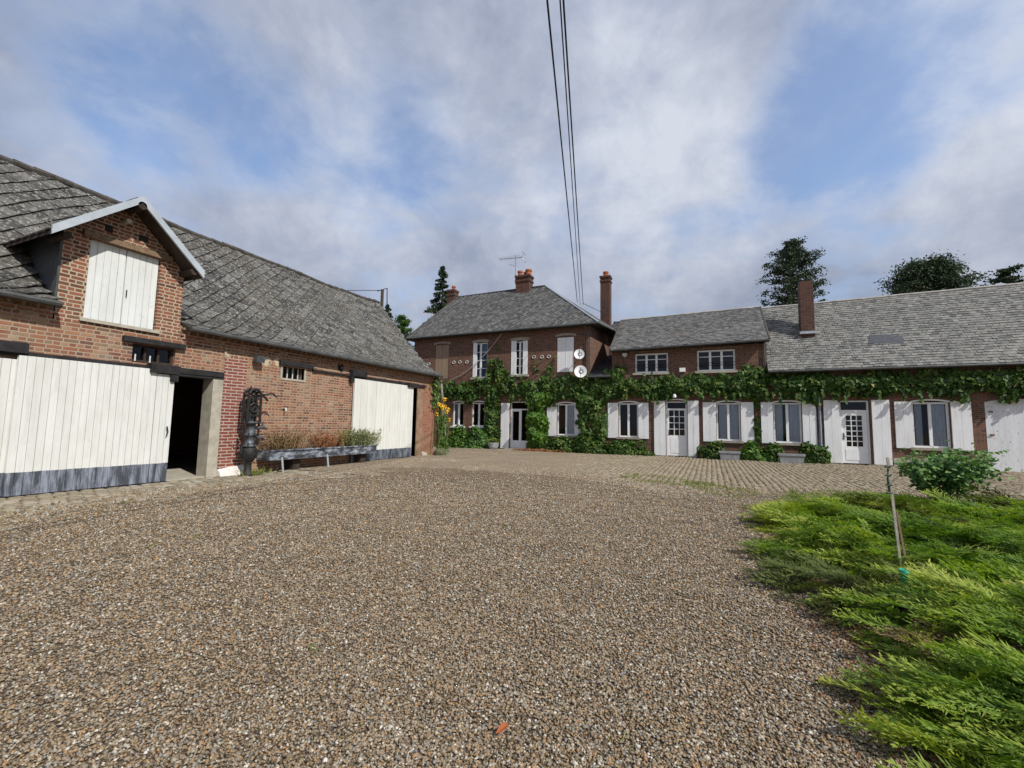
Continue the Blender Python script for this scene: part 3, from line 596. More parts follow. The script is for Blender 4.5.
m=MB(); m.tube([c4[0]+Vector((0,0,.03)),ra+Vector((0,0,.03)),rb+Vector((0,0,.03))],.06,6); m.tube([c4[2],rb],.06,6); m.build('ridge_tiles',M['ridge_dark'],roof,HO)
m=MB(); m.tube([c4[0]+Vector((-.03,-.05,-.03)),c4[1]+Vector((.03,-.05,-.03)),c4[2]+Vector((.05,0,-.03))],.06,8); m.build('gutter',M['gutter'],roof,HO)
def chimney(parent,org,x0,x1,y0,y1,z0,z1,pots,mat='brick_chimney',cap=True,crown=.06):
    m=MB(); m.box(x0,x1,y0,y1,z0,z1)
    if cap: m.box(x0-crown,x1+crown,y0-crown,y1+crown,z1-.42,z1-.28); m.box(x0-crown*1.3,x1+crown*1.3,y0-crown*1.3,y1+crown*1.3,z1-.1,z1+.04)
    c=m.build('chimney',M[mat],parent,org)
    for (px,py,r,h) in pots:
        q=MB(); q.lathe((px,py,z1+.0),[(r*.95,0),(r*.9,h*.7),(r*1.12,h*.72),(r*1.1,h),(r*.8,h),(r*.75,.1)],12); q.build('chimney_pot',M['terracotta'],c,org)
    return c
chimney(roof,HO,-17.72,-17.1,27.6,28.2,10.3,11.35,[(-17.3,27.85,.14,.34)],crown=.04)
chimney(roof,HO,-12.1,-11.1,27.5,28.2,10.3,11.72,[(-11.88,27.75,.17,.42),(-11.55,27.95,.14,.36),(-11.25,27.75,.21,.44)],crown=.05)
chimney(roof,HO,-7.14,-6.46,31.6,32.25,5.,12.4,[(-6.8,31.9,.19,.4)],crown=.045)
window(house,HO,-13.8,-12.79,4.42,6.66,2,3,[(-13.5,-12.9)],sill='concrete',arch='concrete',cs='curtain_blue')
window(house,HO,-11.09,-10.06,4.52,6.6,2,3,None,sill='concrete',arch='concrete')
shutter(house,HO,-13.80,-13.52,4.46,6.66,y=YF-.02); shutter(house,HO,-13.0,-12.8,4.46,6.66,y=YF-.02) if False else None
shutter(house,HO,-11.12,-10.78,4.55,6.62,y=YF-.03); shutter(house,HO,-10.34,-10.03,4.55,6.6,y=YF-.03)
shutter(house,HO,-8.16,-7.67,4.62,6.66,y=YF+.03); shutter(house,HO,-7.66,-7.16,4.62,6.66,y=YF+.03)
for q in (shutter(house,HO,-16.68,-16.17,4.44,6.68,'shutter_old',y=YF+.03),shutter(house,HO,-16.15,-15.64,4.44,6.68,'shutter_old',y=YF+.03)): q['label']='bare weathered shutter with paint worn off'
for (a,b,z) in ((-16.8,-15.52,6.71),(-13.9,-12.69,6.70),(-11.2,-9.95,6.66),(-8.28,-7.04,6.71)):
    N=8; m=MB()
    for i in range(N):
        u=lambda k:(a+(b-a)*k/N,z+.07*(1-(2*k/N-1)**2)); (xa,za),(xb,zb)=u(i),u(i+1); m.hexa([(xa,YF-.015,za),(xb,YF-.015,zb),(xb,YF+.1,zb),(xa,YF+.1,za)],[(xa,YF-.015,za+.12),(xb,YF-.015,zb+.12),(xb,YF+.1,zb+.12),(xa,YF+.1,za+.12)])
    m.build('window_arch',M['stone_sill'],house,HO)
window(house,HO,-15.2,-14.38,1.35,2.83,2,0,[(-15.1,-14.85)],sill='white'); window(house,HO,-13.8,-12.85,1.35,2.83,2,0,[(-13.0,-12.9)],sill='white')
window(house,HO,-8.14,-7.06,.94,2.74,2,0,[(-7.6,-7.1)],sill=True)
shutter(house,HO,-8.74,-8.16,.88,2.8); shutter(house,HO,-7.04,-6.5,.88,2.8); shutter(house,HO,-11.72,-11.17,.06,2.8)
# glazed door with side light
m=MB(); y=YF+.12
m.box(-11.15,-11.08,y,y+.08,.02,2.9); m.box(-10.02,-9.95,y,y+.08,.02,2.9); m.box(-11.08,-10.02,y,y+.08,2.83,2.9); m.box(-11.08,-10.02,y-.01,y+.08,2.38,2.46); m.box(-10.50,-10.42,y-.01,y+.08,.02,2.38); m.box(-11.08,-10.5,y,y+.06,.02,.55); m.box(-10.42,-10.02,y,y+.06,.02,.55)
m.box(-11.08,-11.0,y-.005,y+.06,.55,2.38); m.box(-10.58,-10.5,y-.005,y+.06,.55,2.38); m.box(-11.0,-10.58,y-.005,y+.06,2.3,2.38)
dr=m.build('door',M['white'],house,HO); p=MB(); p.poly((-11.05,y+.05,.5),(-10.0,y+.05,.5),(-10.0,y+.05,2.88),(-11.05,y+.05,2.88)); p.build('pane',M['glass'],dr,HO)
p=MB(); p.tube([(-10.55,y-.05,1.25),(-10.66,y-.05,1.25)],.015,6); p.build('handle',M['iron'],dr,HO)
m=MB(); m.box(-11.3,-9.6,YF-.5,YF+.1,-.03,.07); m.build('doorstep',M['concrete_grey'],house,HO)
for x,z in ((-17.16,5.44),(-15.22,5.47),(-14.77,5.48),(-14.24,5.46),(-9.62,5.58),(-9.11,5.56),(-8.67,5.56)):
    m=MB(); n=14; pts=[(x+.10*math.cos(2*math.pi*i/n),YF-.02,z+.085*math.sin(2*math.pi*i/n)) for i in range(n+1)]; m.tube(pts,.022,5,False); m.build('tie_plate',M['plastic'],house,HO)
m=MB(); m.tube([(-6.45,YF-.35,7.2),(-6.3,YF-.09,6.9),(-6.3,YF-.09,4.1)],.045,8); m.build('downpipe',M['gutter'],house,HO)
m=MB(); m.tube([(-15.95,YF-.1,3.9),(-15.95,YF-.1,.05)],.05,8); m.build('downpipe',M['zinc'],house,HO)
# ---------------- linking house
LO=(-1.8,YF,0); link=thing('house',LO,'lower brick wing with white triple casement windows under a plain grey slate roof','house')
LX0,LX1=-6.19,2.6
holesL=[(-4.59,-3.55,.92,2.82),(-2.13,-1.07,.0,2.89),(.3,1.38,.88,2.82)]
w=MB(); wall(w,'y',YF+.002,LX0,-4.95,-.1,4.3,[h for h in holesL if False],.3,1)
wall(w,'y',YF+.002,-4.95,LX1,-.1,5.72,[(-4.59,-3.55,.92,2.82),(-2.13,-1.07,-.1,2.89),(.3,1.38,.88,2.82),(-3.69,-1.98,4.40,5.5),(-.55,1.22,4.40,5.53)],.3,1)
box_shell(w,-4.95,LX1,YF,31,4,5.72); box_shell(w,LX0,LX1,YF,31,-.1,4.3,False,False)
w.poly((-4.95,YF,5.7),(-4.95,28,8.1),(-4.95,31,5.7)); w.poly((-6.5,30,0),(-4.7,30,0),(-4.7,30,7.7),(-6.5,30,7.7)); w.poly((LX1,YF,5.8),(LX1,28,8.2),(LX1,31,5.8)); w.build('wall',M['brick_house'],link,LO)
room(link,LO,LX0+.1,LX1-.1,-.05,3.4).build('room',M['dark'],link,LO); room(link,LO,-4.8,LX1-.1,3.8,5.65).build('room',M['dark'],link,LO)
def gable_roof(parent,org,x0,x1,ya,za0,za1,yr,zr0,zr1,mat,tw,th,seed,name='roof',ridge='ridge_pale'):
    a=Vector((x0,ya,za0));b=Vector((x1,ya,za1));c=Vector((x1,yr,zr1));d=Vector((x0,yr,zr0)); yb=2*yr-ya
    m=MB(); dn=Vector((0,0,.13)); dt=Vector((0,0,.05)); e=Vector((x0,yb,za0));f=Vector((x1,yb,za1)); m.hexa([a-dn,b-dn,c-dn,d-dn],[v-dt for v in (a,b,c,d)]); m.hexa([d-dn,c-dn,f-dn,e-dn],[v-dt for v in (d,c,f,e)])
    r=m.build(name,M['deck'],parent,org)
    L=x1-x0; sl_=math.hypot(yr-ya,zr0-za0)
    def fn(u,s):
        k=u/L; q=s/sl_; p=(a*(1-k)+b*k)*(1-q)+(d*(1-k)+c*k)*q; p=p+Vector((0,0,.02+.012*math.sin(u*1.3+seed)*q)); n=(b-a).cross(d-a).normalized(); return p,(n if n.z>0 else -n)
    mk('slates',tile_surface(fn,L,sl_,tw,th,'rect',None,seed,.024),M[mat],r,org)
    q=MB(); N=16; q.tube([d+(c-d)*(i/N)+Vector((0,0,.03+.008*math.sin(i*2.)))for i in range(N+1)],.075,7); q.build('ridge_tiles',M[ridge],r,org)
    q=MB(); q.tube([a+Vector((0,-.05,-.05)),b+Vector((0,-.05,-.05))],.06,8); q.build('gutter',M['gutter'],r,org)
    return r
gable_roof(link,LO,-4.98,2.70,24.4,5.70,5.85,28,8.14,8.30,'tile_link',.20,.17,3)
m=MB(); m.tube([(-4.99,24.4,5.72),(-4.99,28,8.17)],.05,6); m.build('verge',M['ridge_dark'],link,LO); m=MB(); m.tube([(2.71,24.4,5.87),(2.71,28,8.32)],.05,6); m.build('verge',M['ridge_dark'],link,LO)
gable_roof(link,LO,-6.19,-4.99,24.5,4.30,4.30,31,6.7,6.7,'slate_wall',.26,.22,4,'low_roof','ridge_dark')
gable_roof(link,LO,-6.5,-4.7,30,7.7,7.7,33.2,9.25,9.25,'tile_house',.26,.22,5,'rear_roof','ridge_dark')
def window_up(x0,x1,z0,z1): return window(link,LO,x0,x1,z0,z1,3,1,None,sill='concrete',arch=False,fr=.08)
window_up(-3.69,-1.98,4.42,5.48); window_up(-.55,1.22,4.42,5.51)
for a,b,z in ((-4.0,-1.7,5.53),(-.85,1.55,5.56)):
    m=MB(); m.box(a,b,YF-.03,YF+.1,z,z+.09); m.build('window_lintel',M['timber'],link,LO)
for a,b in ((-3.69,-1.98),(-.55,1.22)):
    m=MB(); m.tube([(a,YF-.03,4.72),(b,YF-.03,4.72)],.013,5); m.tube([(a,YF-.03,4.85),(b,YF-.03,4.85)],.013,5); m.build('window_guard',M['iron'],link,LO)
window(link,LO,-4.59,-3.55,.94,2.78,2,0,None); shutter(link,LO,-5.17,-4.61,.88,2.8); shutter(link,LO,-3.53,-3.0,.88,2.8)
window(link,LO,.3,1.38,.90,2.78,2,0,[(.42,.82),(.9,1.28)]); shutter(link,LO,-.33,.28,.84,2.82); shutter(link,LO,1.40,1.96,.84,2.82)
shutter(link,LO,-2.72,-2.15,.04,2.9); shutter(link,LO,-1.05,-.52,.04,2.9)
def part_door(parent,org,x0,x1,z1,trans,cols,rows,gz0,gz1,mx=.2):
    y=YF+.13; m=MB(); m.box(x0,x0+.07,y-.03,y+.07,.02,z1); m.box(x1-.07,x1,y-.03,y+.07,.02,z1); m.box(x0+.07,x1-.07,y-.03,y+.07,z1-.06,z1); m.box(x0+.07,x1-.07,y-.03,y+.07,trans-.05,trans+.03)
    a,b=x0+.08,x1-.08; m.box(a,b,y,y+.05,.04,gz0); m.box(a,b,y,y+.05,gz1,trans-.052); m.box(a,a+mx,y,y+.05,gz0,gz1); m.box(b-mx,b,y,y+.05,gz0,gz1)
    ga,gb=a+mx,b-mx
    for i in range(1,cols): xc=ga+(gb-ga)*i/cols; m.box(xc-.017,xc+.017,y+.005,y+.04,gz0,gz1)
    for i in range(1,rows): zc=gz0+(gz1-gz0)*i/rows; m.box(ga,gb,y+.008,y+.038,zc-.015,zc+.015)
    m.box(a+.12,b-.12,y-.012,y-.001,.18,gz0-.12)
    d_=m.build('door',M['white'],parent,org); p=MB(); p.poly((x0+.05,y+.045,gz0),(x1-.05,y+.045,gz0),(x1-.05,y+.045,z1),(x0+.05,y+.045,z1)); p.build('pane',M['glass'],d_,org)
    h=MB(); h.tube([(a+.07,y-.06,1.25),(a+.17,y-.06,1.25)],.016,6); h.box(a+.05,a+.09,y-.02,y,1.1,1.4); h.build('handle',M['iron'],d_,org); return d_
part_door(link,LO,-2.12,-1.08,2.87,2.47,3,4,1.1,2.4,.06)
for (xa,xb,zb) in ((-2.13,-1.07,2.88),):
    a=MB(); N=8
    for i in range(N):
        u=lambda k:(xa+(xb-xa)*k/N,zb+.07*(1-(2*k/N-1)**2)); (x_,z_),(x2,z2)=u(i),u(i+1); a.hexa([(x_,YF-.03,z_),(x2,YF-.03,z2),(x2,YF+.1,z2),(x_,YF+.1,z_)],[(x_,YF-.03,z_+.05),(x2,YF-.03,z2+.05),(x2,YF+.1,z2+.05),(x_,YF+.1,z_+.05)])
    a.build('door_head',M['white'],link,LO)
m=MB(); m.tube([(2.5,YF-.06,5.75),(2.5,YF-.06,4.35)],.04,8); m.build('downpipe',M['gutter'],link,LO)
# ---------------- long house
GO=(8,YF,0); longh=thing('house',GO,'long low brick farmhouse wing with pale slate roof and a single ivy-topped chimney','house')
GX0,GX1=2.6,17.
w=MB(); wall(w,'y',YF,GX0,GX1,-.1,4.3,[(2.8,3.96,.85,2.82),(5.43,6.56,-.1,2.9),(8.04,9.3,.82,2.84),(10.41,12.7,-.1,2.93)],.3,1)
box_shell(w,GX0,GX1,YF,31.2,-.1,4.3); w.poly((GX1,YF,4.3),(GX1,28,8.3),(GX1,31.2,4.3)); w.build('wall',M['brick_house'],longh,GO)
room(longh,GO,GX0+.1,GX1-.1,-.05,3.6).build('room',M['dark'],longh,GO)
lr=gable_roof(longh,GO,2.6,17.2,24.4,4.30,4.40,28,8.20,8.50,'tile_long',.215,.17,6)
c=chimney(lr,GO,4.28,4.86,26.0,26.6,5.9,9.0,[],cap=False); m=MB(); m.box(4.2,4.94,25.85,26.05,6.28,6.40); m.build('flashing',M['zinc_light'],c,GO)
m=MB(); n_=Vector((0,-(8.2-4.3),3.6)).normalized()
def onroof(x,z,l): q=(z-4.33)/(8.3-4.33); return Vector((x,24.4+3.6*q,z))+Vector((0,-.735,.678))*l
m.poly(onroof(6.85,5.55,.05),onroof(8.1,5.5,.05),onroof(8.2,5.75,.05),onroof(8.05,5.98,.05),onroof(7.0,6.03,.05)); m.build('roof_patch',M['slate_wall'],lr,GO)
window(longh,GO,2.8,3.96,.87,2.78,2,0,[(2.9,3.2),(3.45,3.9)]); shutter(longh,GO,2.25+.37,2.78,.82,2.8) if False else None
shutter(longh,GO,2.27,2.78,.84,2.82); shutter(longh,GO,3.98,4.53,.80,2.8)
part_door(longh,GO,5.44,6.55,2.88,2.42,3,6,.80,2.2,.17); shutter(longh,GO,4.82,5.42,.04,2.9); shutter(longh,GO,6.62,7.26,.04,2.9)
window(longh,GO,8.04,9.3,.84,2.8,2,0,[(8.18,8.42),(8.72,9.2)],fr=.08); shutter(longh,GO,7.43,8.02,.80,2.82); shutter(longh,GO,9.32,9.97,.78,2.82)
arch=lambda x: 2.74+.18*math.sqrt(max(0,1-((x-11.56)/1.2)**2))
d1=MB(); planks_y(d1,YF+.02,10.42,12.69,-.02,0,.19,.04,R,arch,.0005); ad=d1.build('barn_door',M['door_arch'],longh,GO); ad['label']='arched plank door with peeling white paint'
m=MB()
for (xx,zz) in ((10.55,2.4),(10.55,1.45)): m.tube([(xx-.02,YF+.0,zz),(xx+.1,YF+.0,zz)],.035,6)
m.build('hinge',M['rust'],ad,GO)
m=MB(); N=10
for i in range(N):
    a0=10.41+2.29*i/N; a1=10.41+2.29*(i+1)/N; m.poly((a0,YF+.002,arch(a0)),(a1,YF+.002,arch(a1)),(a1,YF+.002,2.95),(a0,YF+.002,2.95)); m.poly((a0,YF+.002,arch(a0)),(a1,YF+.002,arch(a1)),(a1,YF+.05,arch(a1)),(a0,YF+.05,arch(a0)))
m.build('arch_brickwork',M['brick_house'],longh,GO)
m=MB(); m.box(7.32,9.6,YF-.035,YF+.01,-.05,.36); m.box(9.6,10.38,YF-.035,YF+.01,-.05,.22); m.build('plinth',M['concrete'],longh,GO)
m=MB(); m.tube([(4.66,YF-.09,3.2),(4.66,YF-.09,.1)],.055,8); m.build('downpipe',M['pipe_blue'],longh,GO)
# ------------------------------------------------------------------ wall fittings
def dish(x,z,r,lab,nm='satellite_dish'):
    y=YF-.45; rt=thing(nm,(x,YF,z),lab,'satellite dish','satellite dishes on the brick house')
    m=MB(); k=[]; N=20; az=Vector((.25,-.92,.30)).normalized(); a=az.cross(Vector((0,0,1))).normalized(); b=a.cross(az)
    c=Vector((x,y,z)); m.v.append(tuple(c-az*.09)); 
    for j in range(1,4):
        for i in range(N):
            t=2*math.pi*i/N; rr=r*j/3; m.v.append(tuple(c+(a*math.cos(t)+b*math.sin(t)*1.08)*rr+az*(.09*(j/3)**2-.09)))
    for i in range(N): m.f.append((0,1+i,1+(i+1)%N))
    for j in range(2):
        for i in range(N): m.f.append((1+j*N+i,1+j*N+(i+1)%N,1+(j+1)*N+(i+1)%N,1+(j+1)*N+i))
    m.build('reflector',M['dish'],rt,(x,YF,z),True)
    m=MB(); m.tube([c-b*r,c-b*r*.6+az*.35,c+az*.42],.016,6); m.tube([c+az*.40,c+az*.50],.04,8); m.build('feed_arm',M['aluminium'],rt,(x,YF,z))
    m=MB(); m.tube([c-az*.1,(x,YF,z-.05)],.025,6); m.build('bracket',M['aluminium'],rt,(x,YF,z))
dish(-6.70,5.55,.29,'upper grey satellite dish beside the closed white shutters'); dish(-6.62,4.56,.35,'lower whiter satellite dish just above the ivy')
def fitting(name,lab,cat,loc,parts):
    rt=thing(name,loc,lab,cat)
    for n,m,mt in parts: m.build(n,M[mt],rt,loc,False)
fitting('alarm_box','small pale box high on brick under the eave of the lower wing','alarm box',(-4.23,YF,5.5),[('casing',MB().box(-4.36,-4.1,YF-.14,YF-.001,5.40,5.54),'plastic'),('base',MB().box(-4.30,-4.16,YF-.10,YF-.001,5.33,5.398),'plastic')])
fitting('electric_box','white square box on brick between the two triple casement windows','box',(-1.27,YF,4.5),[('casing',MB().box(-1.42,-1.12,YF-.12,YF-.001,4.40,4.62),'plastic'),('lid',MB().box(-1.40,-1.14,YF-.135,YF-.121,4.42,4.60),'white')])
fitting('wall_lamp','small white lamp over the half-glazed white door','lamp',(-1.65,YF,3.1),[('arm',MB().tube([(-1.65,YF,3.2),(-1.65,YF-.42,3.22)],.02,6),'iron'),('lamp_shade',MB().lathe((-1.65,YF-.44,3.03),[(.01,.2),(.07,.17),(.09,.05),(.06,0),(.0,0)],10),'white')])
fitting('flood_light','small grey floodlight on the brick above the iron pump','lamp',(XB,8.72,3.33),[('bracket',MB().tube([(XB,8.72,3.33),(XB+.12,8.72,3.33)],.02,6),'iron'),('casing',MB().hexa([(XB+.08,8.60,3.22),(XB+.22,8.60,3.18),(XB+.22,8.86,3.18),(XB+.08,8.86,3.22)],[(XB+.10,8.60,3.40),(XB+.25,8.60,3.36),(XB+.25,8.86,3.36),(XB+.10,8.86,3.40)]),'iron_grey')])
fitting('alarm_bell','small dark bell on the barn wall right of the barred window','bell',(XB,12.0,3.5),[('dome',MB().tube([(XB,12.0,3.45),(XB+.06,12.0,3.45),(XB+.13,12.0,3.44)],[.10,.10,.05],10),'iron'),('backplate',MB().box(XB-.005,XB+.012,11.88,12.12,3.33,3.57),'timber_dark')])
fitting('wall_tap','small grey tap on brick above the dry brown plant','tap',(XB,9.75,1.9),[('pipe',MB().tube([(XB,9.75,1.9),(XB+.12,9.75,1.9),(XB+.14,9.75,1.82)],.022,6),'plastic'),('handle',MB().tube([(XB+.1,9.67,1.95),(XB+.1,9.83,1.95)],.014,6),'iron')])
# tv antenna
AO=(-12.4,27.8,11.2); ant=thing('tv_antenna',AO,'spindly aerial on a mast beside the middle chimney','antenna')
m=MB(); m.tube([(-12.2,27.7,11.2),(-12.25,27.7,13.35)],.028,6); m.build('mast',M['aluminium'],ant,AO)
m=MB(); m.tube([(-13.5,27.7,13.2),(-11.7,27.7,13.1)],.022,5)
for i in range(9): x=-13.45+i*.2; m.tube([(x,27.35,13.2-.0055*i),(x,28.05,13.2-.0055*i)],.012,4)
for dz in (-.28,.28): m.tube([(-11.75,27.7,13.1),(-11.6,27.7,13.1+dz)],.014,4); m.tube([(-11.6,27.3,13.1+dz),(-11.6,28.1,13.1+dz)],.014,4)
m.tube([(-12.22,27.7,12.5),(-12.7,27.7,12.75)],.012,4); m.build('boom',M['aluminium'],ant,AO)
# overhead cables
def cable(name,a,b,sag_,r,lab,group=None,mat='cable',n=24):
    m=MB(); a=Vector(a);b=Vector(b); m.tube([a.lerp(b,i/n)+Vector((0,0,-sag_*4*(i/n)*(1-i/n))) for i in range(n+1)],r,6)
    o=m.build(name,M[mat],None,tuple(a)); return tag(o,lab,'cable',group)
cable('overhead_cable',(-7.45,26.55,9.21),(2.93,-14,7.09),.0,.017,'leftmost of the three black cables running up into the sky','overhead cables across the sky')
cable('overhead_cable',(-7.26,26.55,9.0),(3.16,-14,7.13),.0,.012,'middle of the three black cables running up into the sky','overhead cables across the sky')
cable('overhead_cable',(-7.07,26.55,8.99),(3.08,-14,7.10),.0,.016,'rightmost of the three black cables running up into the sky','overhead cables across the sky')
cable('stay_wire',(-6.94,26,8.94),(-6.8,31.6,9.6),.0,.016,'short thin wire from the tall chimney to the overhead cables')
cable('sagging_cable',(-11.75,YF-.12,7.15),(-15.4,YF-.12,4.3),.45,.022,'pale loose cable drooping across the upper brickwork',None,'cable_pale')
cable('barn_wire',(-30,22,11.2),(-20.7,24,10.65),.05,.02,'black wire reaching the pole behind the barn roof')
PO=(-20.7,24,0); pole=thing('utility_pole',PO,'ivy-clad pole with small bracket rising behind the barn roof end','pole')
m=MB(); m.tube([(-20.7,24,0),(-20.7,24,10.7)],[.16,.10],8); m.build('post',M['bark'],pole,PO)
m=MB(); m.tube([(-21.15,24,10.65),(-20.3,24,10.75),(-20.25,24,9.6)],.035,6); m.build('bracket',M['iron'],pole,PO)
# ------------------------------------------------------------------ PUMP
PX,PY=-11.68,8.42; PO=(PX,PY,0); pump=thing('water_pump',PO,'tall black cast-iron pump with arched gear frame beside the red painted pier','pump')
m=MB(); m.lathe((PX,PY,0),[(.17,0),(.17,.05),(.10,.08),(.085,.34),(.13,.40),(.19,.5),(.21,.62),(.19,.74),(.14,.80)],16); m.build('pedestal',M['iron'],pump,PO,True)
m=MB(); m.lathe((PX,PY,0),[(.20,.80),(.20,.84),(.125,.85),(.125,1.08),(.15,1.09),(.15,1.13),(.125,1.14),(.125,1.42),(.21,1.43),(.21,1.48),(.0,1.48)],16); m.build('cylinder',M['iron_grey'],pump,PO,True)
m=MB()
arc=[(PX,PY+.18*math.cos(t),2.20+.18*math.sin(t)) for t in [math.pi*i/10 for i in range(11)]]
for xo in (-.10,.10): m.tube([(PX+xo,PY+.19,1.45)]+[(PX+xo,p[1],p[2]) for p in arc]+[(PX+xo,PY-.19,1.45)],.036,6)
for i in range(0,11,2): p=arc[i]; m.tube([(PX-.1,p[1],p[2]),(PX+.1,p[1],p[2])],.03,5)
m.box(PX-.11,PX+.11,PY-.2,PY+.2,1.62,1.67); m.build('frame',M['iron'],pump,PO)
m=MB()
def ring(cy,cz,r,th,xo): 
    n=16; m.tube([(PX+xo,PY+cy+r*math.cos(2*math.pi*i/n),cz+r*math.sin(2*math.pi*i/n)) for i in range(n+1)],th,6,False)
    for i in range(4): t=math.pi*i/4; m.tube([(PX+xo,PY+cy-r*math.cos(t),cz-r*math.sin(t)),(PX+xo,PY+cy+r*math.cos(t),cz+r*math.sin(t))],.014,4)
ring(0,2.18,.13,.034,0); ring(.02,1.86,.12,.036,.05); ring(-.02,2.02,.10,.03,-.05); m.tube([(PX,PY-.09,2.3),(PX,PY-.08,1.5)],.022,6); m.tube([(PX+.05,PY+.1,2.3),(PX+.05,PY+.1,1.5)],.022,6); m.build('gear_wheel',M['iron'],pump,PO)
m=MB(); m.tube([(PX,PY+.04,2.1),(PX,PY+.03,1.45)],.024,6); m.tube([(PX+.04,PY-.07,1.9),(PX+.04,PY-.05,1.5)],.018,6); m.build('connecting_rod',M['iron_grey'],pump,PO)
m=MB(); m.tube([(PX-.2,PY-.22,.60),(PX-.02,PY-.22,.62),(PX-.02,PY-.22,1.35)],.04,8); m.tube([(PX,PY+.24,.85),(PX,PY+.24,1.5)],.03,6); m.build('side_pipe',M['iron'],pump,PO)
m=MB(); m.tube([(PX+.1,PY+.1,2.22),(PX+.12,PY+.35,2.26),(PX+.12,PY+.52,2.3),(PX+.12,PY+.66,2.2)],.024,6); m.tube([(PX+.1,PY+.2,2.26),(PX+.1,PY+.4,2.08)],.03,6); m.build('crank_handle',M['iron'],pump,PO)
m=MB(); m.tube([(PX,PY+.1,1.3),(PX,PY+.36,1.32),(PX,PY+.5,1.28)],[.05,.045,.03],8); m.tube([(PX,PY+.36,1.32),(PX,PY+.36,1.48)],.025,6); m.tube([(PX,PY+.15,1.05),(PX,PY+.38,1.02),(PX,PY+.40,.94)],.045,8); m.build('spout',M['iron_grey'],pump,PO)
m=MB(); pr=random.Random(4)
for i in range(16):
    y=PY+pr.uniform(-.15,.15); z=pr.uniform(1.5,2.3); m.tube([(PX+pr.uniform(-.09,.1),y,z),(PX+pr.uniform(-.09,.1),y+pr.uniform(-.06,.06),z+pr.uniform(.08,.3))],pr.uniform(.012,.024),5)
for z in (.84,1.11,1.45): 
    for i in range(8): t_=6.28*i/8; m.tube([(PX+.19*math.cos(t_),PY+.19*math.sin(t_),z-.03),(PX+.19*math.cos(t_),PY+.19*math.sin(t_),z+.06)],.018,6)
m.build('linkage',M['iron'],pump,PO)
# ------------------------------------------------------------------ TROUGH
TO=(-11.8,11,0); tr=thing('water_trough',TO,'long grey painted metal trough on legs filled with dry plants','trough')
ya,yb,xa,xb=8.95,13.42,-12.06,-11.52; z0,z1=.40,.66
m=MB(); m.box(xa,xb,ya,yb,z0-.03,z0); m.box(xb-.03,xb,ya,yb,z0,z1); m.box(xa,xa+.03,ya,yb,z0,z1); m.box(xa+.03,xb-.03,ya,ya+.03,z0,z1); m.box(xa+.03,xb-.03,yb-.03,yb,z0,z1); m.box(xb-.005,xb+.03,ya-.01,yb+.01,z1-.03,z1+.012)
m.build('basin',M['trough'],tr,TO)
m=MB(); m.box(xa+.03,xb-.03,ya+.03,yb-.03,z1-.14,z1-.06); m.build('soil',M['soil'],tr,TO)
for y in (9.35,11.05): m=MB(); m.tube([(xb+.03,y+.05,-.02),(xb+.0,y,.45)],.03,6); m.build('leg',M['zinc'],tr,TO)
for y in (9.9,12.8): m=MB(); m.box(-12.05,-11.7,y,y+.25,-.02,.37); m.build('support_block',M['timber_dark'],tr,TO)
# ------------------------------------------------------------------ VEGETATION
def leaves(P,N_,size,rr,asp=1.25,fold=.25,droop=True,narrow=.5):
    """P (n,3) centres, N_ (n,3) approximate normals -> kite leaves of two triangles"""
    n=len(P); nr=N_+rr.normal(0,.45,(n,3)); nr/=np.linalg.norm(nr,axis=1)[:,None]
    dn=np.tile(np.array([0,0,-1.]),(n,1)) if droop else rr.normal(0,1,(n,3)); dn=dn+rr.normal(0,.5,(n,3))
    t=dn-(dn*nr).sum(1)[:,None]*nr; t/=np.linalg.norm(t,axis=1)[:,None]; b=np.cross(nr,t)
    s=(size*rr.uniform(.65,1.3,n))[:,None]
    a0=P-t*s*.5*asp; tip=P+t*s*.5*asp; l=P-b*s*narrow-t*s*.12+nr*s*fold; r=P+b*s*narrow-t*s*.12+nr*s*fold
    V=np.stack([a0,l,tip,r],1).reshape(-1,3); k=4*np.arange(n)[:,None]
    F=np.concatenate([k+np.array([[0,1,2]]),k+np.array([[0,2,3]])],0); return V,F
keep=[(-13.86,-12.75,4.35,6.8),(-11.2,-9.95,4.55,6.8),(-8.22,-7.1,4.75,6.8),(-15.24,-14.34,1.25,2.84),(-13.84,-12.81,1.25,2.85),(-11.74,-9.93,.0,2.86),(-8.5,-7.0,.8,2.78),
 (-5.19,-2.96,.8,2.84),(-2.74,-.5,.0,2.93),(-.35,1.96,.8,2.84),(2.32,4.45,.8,2.86),(4.84,7.28,0,2.95),(7.40,10.0,.4,2.86),(10.45,12.7,0,2.75),(-3.75,-1.92,4.33,5.6),(-.6,1.28,4.33,5.6)]
